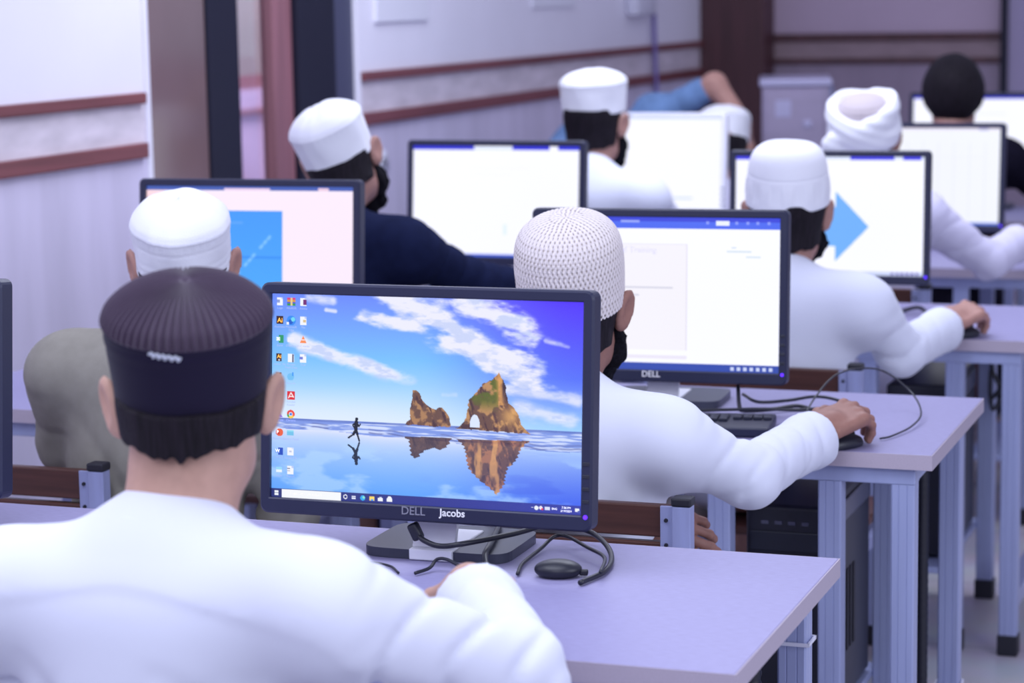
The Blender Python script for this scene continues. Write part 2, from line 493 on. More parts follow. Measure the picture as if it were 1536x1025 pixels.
# things on the walls
def wall_sheet(y0, y1, z0, z1, label, lift=.008):
    return tag(obj('notice_sheet', b2(XW, XW+lift, y0, y1, z0, z1, .002), M['paper']), label, 'notice', 'white sheets high on the left wall')
wall_sheet(7.23, 7.70, 1.468, 1.78, 'white notice sheet high on the left wall just right of the dark pillar', .012)
wall_sheet(8.82, 9.37, 1.497, 1.74, 'white notice sheet high on the left wall, further from the pillar')
t = thing('trunking_box', 'small white wall box at the head of the violet cable', 'wall box', (XW+.001, 10.25, 1.448))
obj('box_body', bx((.03,0,.09), (.058,.30,.18), .012, 3), M['plastic_w'], t, True)
obj('cable_gland', bx((.03,.20,.16), (.04,.10,.05), .01), M['black'], t)
bm = bmesh.new()
tube(bm, [(XW+.03,10.46,1.62),(XW+.025,10.47,1.45),(XW+.022,10.50,1.2),(XW+.025,10.52,1.0),(XW+.05,10.5,.80),(XW+.03,10.52,.45),(XW+.04,10.5,.02)], .011, 8, 8)
tag(obj('wall_cable', bm, M['cable_v'], None, True), 'violet cable hanging down the left wall near the far corner', 'cable')
t = thing('wall_socket', 'round white socket on the left wall below the trim, right of the tilted cap', 'socket', (XW+.001, 7.25, .995))
bm = bmesh.new(); bmesh.ops.create_cone(bm, cap_ends=True, segments=32, radius1=.05, radius2=.046, depth=.014, matrix=Matrix.Translation((.008,0,0))@Matrix.Rotation(PI/2,4,'Y'))
obj('socket_plate', bm, M['plastic_w'], t, True)
for y, z in ((-.012,.0),(.012,.0),(0,.016)):
    bm = bmesh.new(); bmesh.ops.create_cone(bm, cap_ends=True, segments=12, radius1=.006, radius2=.006, depth=.006, matrix=Matrix.Translation((.0155,y,z))@Matrix.Rotation(PI/2,4,'Y'))
    obj('socket_hole', bm, M['black'], t)
t = thing('projection_board', 'pale board in a thin dark frame on the back wall at the right edge', 'board', (-1.0, 11.58, .8))
obj('board_panel', b2(-.60, 1.6, -.02, .0, .05, 1.75), M['board'], t)
obj('board_frame', b2(-.635, -.60, -.045, .0, 0, 1.8, .004), M['dark_alu'], t)
obj('bright_sheet', b2(-.505, 1.5, -.03, -.021, .44, 1.7, .004), M['board_lit'], t)

# grey metal cabinet at the far end
t = thing('metal_cabinet', 'silver grey metal cabinet at the far end behind the turbaned person', 'cabinet', (-2.235, 9.72, 0), .24)
obj('cabinet_body', b2(-.14, .14, -.22, .22, .02, 1.155, .006), M['cabinet'], t)
obj('cabinet_top', b2(-.15, .15, -.235, .235, 1.156, 1.186, .006), M['cab_top'], t)
dr = obj('cabinet_door', b2(-.125, .115, -.232, -.221, .06, 1.13, .003), M['cabinet'], t)
obj('door_label', b2(-.085, -.02, -.2345, -.2325, 1.03, 1.10, .0), M['cab_top'], dr)
obj('door_lock', b2(.03, .065, -.240, -.2325, .985, 1.015, .004), M['cab_top'], dr)
obj('cabinet_edge', b2(.141, .156, -.20, .20, .02, 1.155, .003), M['steel'], t)

# ------------------------------------------------------------------ desks
PITCH = 1.365
XR = -.67
ROWW = ['the nearest row', 'the second row', 'the third row', 'the fourth row', 'the farthest row']
def make_desk(r):
    yb = 3.194+PITCH*r
    t = thing('computer_desk', {0:'lavender grey desk at the front, carrying the beach picture monitor',
        1:'lavender grey desk with the keyboard and the hand on a mouse at its right end',
        2:'lavender grey desk under the monitor showing a blue arrow',
        3:'far desk in front of the turbaned person',4:'farthest desk, under the monitor behind the bare black hair'}[r],
        'desk', (0,yb,0), 0, 'rows of computer desks')
    x0, x1, dp, zt, th = -2.76, XR, .594, .75, .028
    top = obj('desktop', b2(x0, x1, -dp, 0, zt-th+.0015, zt, .0015), M['desktop'], t)
    bm = bmesh.new()
    e = .0018
    box(bm, ((x0+x1)/2, -dp-e/2, zt-th/2), (x1-x0+2*e, e, th-.0012)); box(bm, ((x0+x1)/2, e/2, zt-th/2), (x1-x0+2*e, e, th-.0012))
    box(bm, (x1+e/2, -dp/2, zt-th/2), (e, dp, th-.0012)); box(bm, (x0-e/2, -dp/2, zt-th/2), (e, dp, th-.0012))
    obj('edge_band', bm, M['deskedge'], t)
    zl = zt-th-.03
    for x in (-.722, -.852, -1.055, -1.80, -2.70):
        for y in (-dp+.035, -.052):
            bm = bmesh.new(); v = prism(bm, fluted(.042,.042), .045, zl)
            bmesh.ops.translate(bm, vec=(x,y,0), verts=v)
            lg = obj('leg', bm, M['steel'], t)
            obj('foot_cap', b2(x-.024, x+.024, y-.024, y+.024, 0, .05, .004), M['black'], lg)
    for y in (-dp+.035, -.052):
        obj('apron_beam', b2(x0+.04, x1-.03, y-.021, y+.021, zl, zt-th+.001, .002), M['steel'], t)
    for x in (-.722, -2.70):
        obj('side_beam', b2(x-.02, x+.02, -dp+.056, -.073, zl, zt-th+.001, .002), M['steel'], t)
        obj('low_rail', b2(x-.02, x+.02, -dp+.056, -.073, .11, .15, .002), M['steel_hi'], t)
    obj('case_shelf', b2(-1.034, -.873, -dp+.02, -.02, .185, .20, .002), M['steel'], t)
    if r in (0,1):
        # cable tie round the rear leg
        bm = bmesh.new(); x, y, z = -.722, -.052, (.64 if r == 0 else .18)
        for (cx, cy, sx, sy) in ((x,y-.0235,.052,.003),(x,y+.0235,.052,.003),(x-.0245,y,.003,.048),(x+.0245,y,.003,.048)):
            box(bm, (cx,cy,z), (sx,sy,.005))
        obj('cable_tie', bm, M['plastic_w'], t)
    return t
for r in range(5): make_desk(r)

# ------------------------------------------------------------------ screen pictures (painted pixel by pixel with numpy)
def vnoise(x, y, seed):
    g = np.random.default_rng(seed).random((64,64))
    xi, yi = np.floor(x).astype(int), np.floor(y).astype(int); fx, fy = x-xi, y-yi
    fx = fx*fx*(3-2*fx); fy = fy*fy*(3-2*fy)
    a = g[yi%64, xi%64]; b = g[yi%64, (xi+1)%64]; c = g[(yi+1)%64, xi%64]; d_ = g[(yi+1)%64, (xi+1)%64]
    return (a*(1-fx)+b*fx)*(1-fy)+(c*(1-fx)+d_*fx)*fy
def fbm(x, y, seed, o=5):
    s = 0; a = .5
    for i in range(o): s = s+a*vnoise(x*2**i, y*2**i, seed+i); a *= .5
    return s
def sm(a, b, x): t = np.clip((x-a)/(b-a), 0, 1); return t*t*(3-2*t)
def mixc(c, col, w):
    return c*(1-w[...,None])+np.array(col)*w[...,None]
def poly_in(U, V, pts):
    ins = np.zeros(U.shape, bool); n = len(pts)
    for i in range(n):
        x0, y0 = pts[i]; x1, y1 = pts[(i+1)%n]
        c = ((y0 > V) != (y1 > V))
        with np.errstate(divide='ignore', invalid='ignore'):
            ins ^= c & (U < (x1-x0)*(V-y0)/(y1-y0+1e-12)+x0)
    return ins
def seg_d(U, V, a, b, asp=1.6):
    ax, ay = a[0]*asp, a[1]; dx, dy = b[0]*asp-ax, b[1]-ay
    t = np.clip(((U*asp-ax)*dx+(V-ay)*dy)/(dx*dx+dy*dy), 0, 1)
    return np.hypot(U*asp-ax-t*dx, V-ay-t*dy)

def paint_beach(W, Hh):
    U, V = np.meshgrid((np.arange(W)+.5)/W, (np.arange(Hh)+.5)/Hh)
    c = np.zeros((Hh, W, 3))
    hz = .607
    # sky
    tl, ml, bl = np.array([.42,.54,.99]), np.array([.47,.75,1.]), np.array([.84,.92,1.])
    tr, mr, br_ = np.array([.33,.22,.99]), np.array([.34,.45,.98]), np.array([.62,.82,1.])
    s = np.clip(V/hz, 0, 1)
    L = np.where((s < .5)[...,None], tl+(ml-tl)*(s/.5)[...,None], ml+(bl-ml)*((s-.5)/.5)[...,None])
    Rr = np.where((s < .6)[...,None], tr+(mr-tr)*(s/.6)[...,None], mr+(br_-mr)*((s-.6)/.4)[...,None])
    w = sm(.45, 1.0, U)[...,None]
    c = L*(1-w)+Rr*w
    # clouds along slanted bands
    f = .72*fbm(U*9+V*2, V*16-U*3, 11, 6)+.28*fbm(U*34+V*8, V*52-U*12, 15, 4); f2 = .7*fbm(U*16, V*22, 31, 5)+.3*fbm(U*48, V*70, 37, 3)
    def band(u0, v0, u1, v1, wd):
        d_ = seg_d(U, V, (u0,v0), (u1,v1)); return np.exp(-(d_/wd)**2)
    m1 = np.maximum.reduce([band(.40,.02,.66,.20,.10), band(.52,.10,.84,.36,.105), band(.30,.09,.52,.16,.045), band(.62,.04,.80,.13,.07), band(.76,.16,.84,.20,.05)])
    m2 = np.maximum(band(.07,.22,.16,.26,.045), band(.10,.245,.46,.40,.045)*1.05)*(.72+.55*fbm(U*11,V*9,131,4))*(1-.5*sm(.34,.50,U))
    m3 = np.maximum.reduce([band(.76,.42,.98,.47,.035)*.9, band(.80,.50,.96,.56,.05)*.8, band(.56,.46,.60,.46,.02)*.7, band(.12,.02,.20,.03,.03)*.9, band(.88,.19,.95,.215,.018)*.8, band(.18,.075,.21,.08,.015)])
    cl = sm(.24,.98,m1*1.05+(f-.5)*2.2-.04)*sm(.02,.25,m1)
    cl = np.maximum(cl, sm(.72,1.30,m2*.95+f2*.9)*.95)
    cl = np.maximum(cl, sm(.68,1.30,m3*.85+f*.95)*.85)
    cc = np.array([.93,.93,1.])*np.ones_like(c)-np.array([.13,.09,.03])*(sm(.45,.62,f2)[...,None])
    c = c*(1-cl[...,None])+cc*cl[...,None]
    c = mixc(c, (.90,.93,1.), sm(.42,.60,V)*(1-sm(.25,.75,U))*.55)
    # sea with breakers, then wet sand that mirrors the sky
    sea = (V > hz)
    wv = fbm(U*14, V*150, 51, 4)
    seac = np.array([.50,.60,.90])*(1-sm(.4,.6,wv))[...,None]+np.array([.82,.87,1.])*sm(.4,.6,wv)[...,None]
    shore = .655+.055*U+.004*np.sin(U*23)
    c = np.where((sea & (V < shore))[...,None], seac, c)
    dk = np.exp(-((V-hz-.006)/.006)**2); c = mixc(c, (.33,.42,.74), dk*(V > hz)*.8)
    for off, a in ((-.012,.8),(-.028,.6)):
        ln = np.exp(-((V-shore-off-.004*n_line(U))/.0035)**2)
        c = mixc(c, (.38,.42,.66), ln*a*sm(.45,.55,fbm(U*12,V*3,71,3))*sea)
    wet = (V >= shore)
    g = np.clip((V-shore)/(1-shore), 0, 1)
    g = g**.62; wl = np.array([.88,.90,.99])*(1-g)[...,None]+np.array([.33,.62,.99])*g[...,None]
    wr = np.array([.70,.82,1.])*(1-g)[...,None]+np.array([.22,.36,.93])*g[...,None]
    wc = wl*(1-w)+wr*w
    rp = sm(.5,.66,fbm(U*7,V*12,91,5)); wc = mixc(wc, (.70,.84,1.), rp*.65*sm(.15,.5,g))
    wc = mixc(wc, (.25,.36,.9), sm(.5,.62,fbm(U*5+3,V*20,97,4))*.45*sm(.4,.9,U)*g)
    c = np.where(wet[...,None], wc, c)
    # rock stacks
    small = [(.437,.612),(.443,.595),(.452,.585),(.457,.52),(.459,.475),(.466,.45),(.475,.446),(.484,.458),(.490,.485),(.505,.51),(.522,.527),(.538,.535),(.548,.520),(.560,.526),(.572,.545),(.582,.575),(.588,.617)]
    big = [(.602,.620),(.618,.602),(.628,.585),(.635,.548),(.638,.505),(.645,.470),(.662,.440),(.684,.408),(.706,.385),(.722,.363),(.734,.343),(.742,.366),(.756,.40),(.760,.445),(.768,.49),(.782,.505),(.797,.540),(.806,.585),(.822,.612),(.834,.628)]
    jag = .012*(fbm(U*60, V*60, 5, 3)-.5)
    def rockcol(seed, warm):
        t_ = fbm(U*50+V*9, V*34, seed, 6); s_ = fbm(U*80-V*18, V*16, seed+3, 5)
        base = np.array([.42,.30,.25])*np.ones_like(c)
        base = mixc(base, (.74,.55,.36), sm(.42,.60,t_)*warm)
        base = mixc(base, (.26,.16,.19), sm(.50,.62,s_)*.8)
        return base
    rs = poly_in(U+jag, V+jag, small); rb = poly_in(U+jag, V+jag, big)
    c = np.where(rs[...,None], rockcol(201, .8), c)
    bc = rockcol(231, 1.)
    bc = mixc(bc, (.36,.40,.12), sm(.40,.56,fbm(U*30,V*30,261,4))*(1-sm(.46,.55,V))*(U < .735))
    bc = mixc(bc, (.88,.64,.36), np.exp(-((U-.735-(V-.34)*.06)/.010)**2)*(V < .5)*.8)
    bc = mixc(bc, (.90,.68,.40), np.exp(-(((U-.775)/.03)**2+((V-.55)/.05)**2))*.8)
    bc = mixc(bc, (.22,.17,.24), sm(.745,.752,U)*(1-sm(.40,.50,V)))
    c = np.where(rb[...,None], bc, c)
    arch = ((U-.662)/.016)**2+((V-.605)/.055)**2 < 1
    c = np.where((arch & (V < .612))[...,None], np.array([.86,.90,1.]), c)
    # their reflections
    rip = .0028*np.sin(V*330+9*fbm(U*20,V*10,301,3))
    def mir(pts, v0, k): return [(u, v0+(.615-v)*k) for u, v in pts]
    r1 = poly_in(U+rip, V, mir(small, .668, .62)); r2 = poly_in(U+rip, V, mir(big, .675, .93))
    vb = sm(.99,.70,V)
    t1 = rockcol(331, .35)*np.array([.62,.52,.60]); t2 = rockcol(351, 1.)*np.array([.90,.66,.50])
    t2 = mixc(t2, (.93,.60,.25), sm(.48,.60,fbm(U*40,V*8,371,3))*.8)
    c = np.where(r1[...,None], c*.2+t1*.8, c); c = np.where((r2 & (V < .935))[...,None], c*.25*(1+0*vb[...,None])+t2*.75, c)
    # runner and mirrored runner
    def runner(pts_f):
        m = np.zeros_like(U, bool)
        P = {k: pts_f(*v) for k, v in dict(h=(.282,.598),n=(.281,.612),hip=(.280,.648),k1=(.285,.672),f1=(.291,.703),k2=(.272,.672),f2=(.256,.690),e1=(.270,.628),w1=(.275,.642),e2=(.290,.632),w2=(.294,.622)).items()}
        for a, b, r_ in (('n','hip',.0095),('hip','k1',.0068),('k1','f1',.0045),('hip','k2',.0068),('k2','f2',.0045),('n','e1',.0042),('e1','w1',.0036),('n','e2',.0042),('e2','w2',.0036)):
            m |= seg_d(U, V, P[a], P[b]) < r_
        m |= seg_d(U, V, P['h'], (P['h'][0]+.0005, P['h'][1])) < .0085
        return m
    c = np.where(runner(lambda u, v: (u, v))[...,None], np.array([.07,.09,.14]), c)
    c = np.where(runner(lambda u, v: (u, .712+(.704-v)*.95))[...,None], np.array([.12,.17,.26]), c)
    # taskbar
    tb = V > .957
    c = np.where(tb[...,None], np.array([.16,.20,.46])+U[...,None]*np.array([.06,.05,.20]), c)
    c = np.where((tb & (U > .036) & (U < .232) & (V > .960))[...,None], np.array([.96,.97,1.]), c)
    def rect(u0, v0, u1, v1, col):
        nonlocal c
        c = np.where(((U >= u0) & (U < u1) & (V >= v0) & (V < v1))[...,None], np.array(col), c)
    def disc(u, v, r_, col, inner=0):
        nonlocal c
        q = np.hypot((U-u)*1.6, V-v); c = np.where(((q < r_) & (q >= inner))[...,None], np.array(col), c)
    for i in (0,1):
        for k in (0,1): rect(.011+.0075*i, .967+.0125*k, .0175+.0075*i, .9775+.0125*k, (.95,.97,1.))
    disc(.247, .978, .011, (.95,.96,1.), .007); rect(.268,.972,.280,.976,(.9,.92,1.)); rect(.268,.980,.280,.986,(.9,.92,1.))
    disc(.304, .979, .013, (.20,.66,.95)); disc(.307,.976,.006,(.55,.92,.80))
    rect(.326,.970,.342,.989,(.98,.86,.42)); rect(.326,.968,.334,.972,(.95,.75,.2)); rect(.330,.981,.338,.989,(.35,.65,.95))
    rect(.354,.973,.370,.990,(.95,.96,1.)); rect(.358,.968,.366,.973,(.8,.83,.95))
    rect(.383,.974,.400,.990,(.95,.96,1.)); disc(.3915,.974,.011,(.95,.96,1.))
    rect(.842,.975,.848,.978,(.9,.92,1.)); disc(.858,.977,.010,(.93,.95,1.)); disc(.872,.976,.009,(.93,.9,.97)); disc(.876,.981,.005,(.95,.2,.25))
    rect(.884,.970,.900,.985,(.85,.88,1.)); rect(.978,.968,.990,.984,(.95,.97,1.)); rect(.986,.980,.993,.990,(.3,.35,.7))
    # desktop icons on a grid of three columns
    cu = (.026,.064,.104)
    rv = [.040+.0915*i for i in range(10)]
    def page(k, r_, fold=(.75,.8,.95)):
        u, v = cu[k], rv[r_]; rect(u-.010,v-.020,u+.010,v+.020,(.95,.96,1.)); rect(u+.004,v-.020,u+.010,v-.011,fold)
    page(0,0); rect(cu[0]-.010,rv[0]-.008,cu[0],rv[0]+.006,(.55,.62,.85))
    u, v = cu[1], rv[0]
    for k_, cl_ in enumerate(((.85,.25,.5),(.85,.6,.2),(.3,.35,.8),(.2,.6,.3))): rect(u-.014,v-.020+.010*k_,u+.014,v-.010+.010*k_,cl_)
    rect(u-.003,v-.020,u+.003,v+.020,(.9,.8,.55))
    page(2,0); rect(cu[2]-.001,rv[0]-.012,cu[2]+.010,rv[0]+.014,(.45,.15,.45))
    for r_ in (1,3,4):
        u, v = cu[0]-(.0 if r_ == 1 else .002), rv[r_]; q = .0115 if r_ == 1 else .009
        rect(u-q,v-.020,u+q,v+.019,(.20,.10,.06))
        if r_ > 1: rect(u-.003,v+.008,u+.003,v+.015,(.8,.8,.85))
    disc(cu[1],rv[1],.024,(.20,.55,.95)); disc(cu[1]-.002,rv[1]+.006,.012,(.12,.36,.80)); disc(cu[1]+.006,rv[1]-.006,.011,(.45,.85,.95)); rect(cu[1]-.015,rv[1]+.008,cu[1]-.007,rv[1]+.021,(.93,.95,1.))
    page(2,1); rect(cu[2]-.001,rv[1]-.006,cu[2]+.009,rv[1]+.008,(.85,.75,.55)); 
    rect(cu[0]-.004,rv[2]-.019,cu[0]+.012,rv[2]+.019,(.15,.60,.40)); rect(cu[0]-.012,rv[2]-.009,cu[0]+.002,rv[2]+.010,(.75,.92,.85))
    rect(cu[1]-.012,rv[2]-.010,cu[1]+.010,rv[2]+.014,(.93,.93,.98))
    tri = poly_in(U, V, [(cu[2],rv[2]-.020),(cu[2]+.011,rv[2]+.016),(cu[2]-.011,rv[2]+.016)]); c = np.where(tri[...,None], np.array([.98,.55,.30]), c); rect(cu[2]-.006,rv[2]-.002,cu[2]+.006,rv[2]+.004,(.97,.9,.92))
    page(1,3); rect(cu[1]+.004,rv[3]-.018,cu[1]+.008,rv[3]+.020,(.30,.32,.45)); page(2,3); rect(cu[2]-.012,rv[3]-.008,cu[2]-.001,rv[3]+.006,(.45,.50,.85))
    disc(cu[1]-.001,rv[4],.018,(.45,.75,.95)); rect(cu[1]+.004,rv[4]-.022,cu[1]+.008,rv[4]-.004,(.25,.6,.95))
    disc(cu[0],rv[5],.020,(.90,.30,.36)); disc(cu[0],rv[5],.012,(.98,.85,.88)); disc(cu[0],rv[5],.007,(.90,.30,.36))
    rect(cu[1]-.013,rv[5]-.021,cu[1]+.013,rv[5]+.021,(.86,.13,.15))
    for a, b in (((cu[1],rv[5]-.014),(cu[1]-.008,rv[5]+.012)),((cu[1],rv[5]-.014),(cu[1]+.009,rv[5]+.008)),((cu[1]-.006,rv[5]+.006),(cu[1]+.009,rv[5]+.006))): c = np.where((seg_d(U,V,a,b) < .0028)[...,None], np.array([.98,.9,.9]), c)
    tri = poly_in(U, V, [(cu[0]-.004,rv[6]-.018),(cu[0]+.011,rv[6]+.016),(cu[0]-.011,rv[6]+.016)]); c = np.where(tri[...,None], np.array([.55,.35,.92]), c)
    q = np.hypot((U-cu[1])*1.6, V-rv[6]); an = np.arctan2(V-rv[6], (U-cu[1])*1.6)
    for lo, hi, cl_ in ((-PI,-PI/3-.5,(.88,.25,.2)),(-PI/3-.5,.5,(.95,.30,.22)),(.5,2.2,(.98,.80,.25)),(2.2,PI,(.25,.65,.35))): c = np.where(((q < .021) & (an >= lo) & (an < hi))[...,None], np.array(cl_), c)
    disc(cu[1],rv[6],.010,(.95,.97,1.)); disc(cu[1],rv[6],.0075,(.25,.52,.93))
    disc(cu[0]+.001,rv[7],.019,(.93,.38,.22)); rect(cu[0]-.012,rv[7]-.008,cu[0]+.001,rv[7]+.010,(.80,.25,.15))
    rect(cu[1]-.012,rv[7]-.014,cu[1]+.011,rv[7]+.013,(.55,.85,.95)); rect(cu[1]-.012,rv[7]-.004,cu[1]+.011,rv[7]+.013,(.45,.76,.92))
    rect(cu[0]-.004,rv[8]-.018,cu[0]+.012,rv[8]+.018,(.13,.30,.75)); rect(cu[0]-.013,rv[8]-.009,cu[0]+.002,rv[8]+.010,(.45,.60,.95))
    page(1,8,(.85,.88,.97)); rect(cu[1]-.004,rv[8]-.004,cu[1]+.003,rv[8]+.004,(.75,.78,.9))
    rect(cu[0]-.010,rv[9]-.012,cu[0]+.010,rv[9]+.014,(.60,.85,.96)); rect(cu[0]-.010,rv[9]+.001,cu[0]+.010,rv[9]+.014,(.9,.95,1.))
    page(1,9); rect(cu[1]-.010,rv[9]-.010,cu[1]-.001,rv[9]-.006,(.5,.5,.6)); rect(cu[1]-.010,rv[9]+.002,cu[1]-.001,rv[9]+.006,(.5,.5,.6))
    return c
def n_line(U): return np.sin(U*31)+.6*np.sin(U*73+1)

def paint_doc(W, Hh, kind):
    U, V = np.meshgrid((np.arange(W)+.5)/W, (np.arange(Hh)+.5)/Hh)
    c = np.ones((Hh, W, 3))*np.array([.985,.99,1.05])
    def rect(u0, v0, u1, v1, col, a=1.):
        nonlocal c
        w = ((U >= u0) & (U < u1) & (V >= v0) & (V < v1))*a; c = mixc(c, col, w)
    if kind == 'word':
        rect(0,0,1,.075,(.30,.42,.95)); rect(0,0,1,.030,(.23,.28,.86)); rect(.735,.022,.79,.052,(.93,.95,1.))
        for u in (.695,.815,.86,.90,.945): rect(u,.025,u+.012,.045,(.55,.62,.98))
        rect(.34,.024,.42,.040,(.60,.66,.98))
        rect(.06,.175,.62,.865,(.965,.955,.985)); rect(.615,.175,.62,.865,(.90,.88,.94)); rect(.06,.175,.62,.178,(.90,.88,.94))
        rect(.06,.90,.62,.925,(.93,.91,.97)); rect(.80,.19,.82,.20,(.80,.86,.90)); rect(.78,.215,.88,.225,(.85,.90,.93)); rect(.86,.25,.92,.258,(.86,.91,.94))
        for k, (a, b) in enumerate(((.17,.56),(.17,.42),(.17,.30))): rect(a,.455+.05*k,b,.467+.05*k,(.84,.84,.90)); 
        rect(0,.952,1,1,(.20,.30,.68))
        for k, cl in enumerate(((.85,.9,1.),(.8,.85,1.),(.9,.92,1.),(.85,.88,1.),(.92,.35,.22),(.35,.5,.95))): rect(.03+.045*k,.960,.055+.045*k,.992,cl)
        for k in range(7): rect(.80+.026*k,.966,.815+.026*k,.988,(.80,.84,.98))
    elif kind == 'pink':
        c[:] = np.array([.985,.925,.99]); c = mixc(c, (1.,.80,.80), (1-sm(0,.20,U+V*.4))*.6)
        rect(0,0,1,.032,(.25,.36,.70)); rect(.38,.018,.60,.032,(.93,.82,.93)); rect(.83,.012,.88,.032,(.93,.80,.88))
        w = ((U > .10) & (U < .66) & (V > .175) & (V < .98)); g = np.array([.25,.60,1.])*np.ones_like(c)+((V-.17)*.13)[...,None]*np.array([.5,.8,0])
        c = np.where(w[...,None], g, c)
        rect(.34,.50,.66,.515,(.20,.56,.96)); rect(.40,.255,.47,.27,(.38,.66,1.))
        for k in range(15):
            t_ = k/14; u = .60-.26*t_; v = .36+.45*t_
            if k % 4 != 3: c = mixc(c, (.55,.80,1.), (seg_d(U,V,(u,v),(u-.008,v+.014)) < .011)*.75)
    elif kind == 'arrow':
        rect(0,0,1,.028,(.86,.90,1.)); rect(0,0,.10,.030,(.25,.24,.93)); rect(.61,0,.84,.032,(.25,.24,.93)); rect(.885,0,.98,.032,(.25,.24,.93))
        hd = poly_in(U, V, [(.535,.295),(.712,.59),(.535,.885),(.535,.755),(.47,.755),(.47,.425),(.535,.425)])
        c = np.where(hd[...,None], np.array([.45,.70,1.]), c)
        rect(0,.965,1,1,(.80,.84,.97)); 
        for k in range(6): rect(.83+.026*k,.968,.845+.026*k,.992,(.45,.40,.72))
    elif kind == 'title':
        rect(0,0,.37,.035,(.16,.18,.86)); rect(.37,.012,.60,.035,(.88,.92,1.)); rect(.60,0,.82,.038,(.16,.18,.88)); rect(.87,0,1,.038,(.16,.18,.88))
        rect(0,.972,1,1,(.25,.38,.86)); rect(.36,.195,.70,.20,(.96,.95,.97)); rect(.36,.255,.6,.26,(.96,.95,.97)); rect(.55,.70,.57,.80,(.90,.96,1.))
    elif kind == 'sheet':
        c[:] = np.array([.955,.965,1.]); rect(0,0,1,.030,(.93,.90,.98)); rect(.86,.01,.92,.028,(.70,.68,.88))
        for k in range(9): rect(.10+.1*k,.15,.103+.1*k,.95,(.90,.91,.97)); rect(.6,.3,.9,.31,(.93,.94,.98))
        rect(0,.975,1,1,(.35,.48,.90))
    elif kind == 'blank':
        rect(0,0,1,.02,(.80,.88,1.)); rect(.52,.86,.80,.875,(.75,.83,.93)); rect(0,.985,1,1,(.55,.66,.95))
    elif kind == 'blueband':
        rect(0,0,1,.035,(.16,.17,.86)); rect(0,.97,1,1,(.3,.4,.9)); rect(.2,.2,.7,.215,(.93,.95,1.))
    elif kind == 'dark':
        c[:] = np.array([.30,.35,.55])
    return c

def screen_mesh(c, w, h):
    Hh, W, _ = c.shape
    x = np.linspace(-w/2, w/2, W); z = np.linspace(h/2, -h/2, Hh)
    X, Z = np.meshgrid(x, z)
    V = np.stack([X, np.zeros_like(X), Z], -1).reshape(-1, 3)
    i = np.arange(Hh-1)[:,None]*W; k = np.arange(W-1)[None]
    F = np.stack([i+k, i+W+k, i+W+k+1, i+k+1], -1).reshape(-1, 4)
    me = quads(V, F)
    c = np.clip(c, 0, 1.15).reshape(-1, 3)
    setcol(me, np.where(c <= .04045, c/12.92, ((c+.055)/1.055)**2.4))
    return me

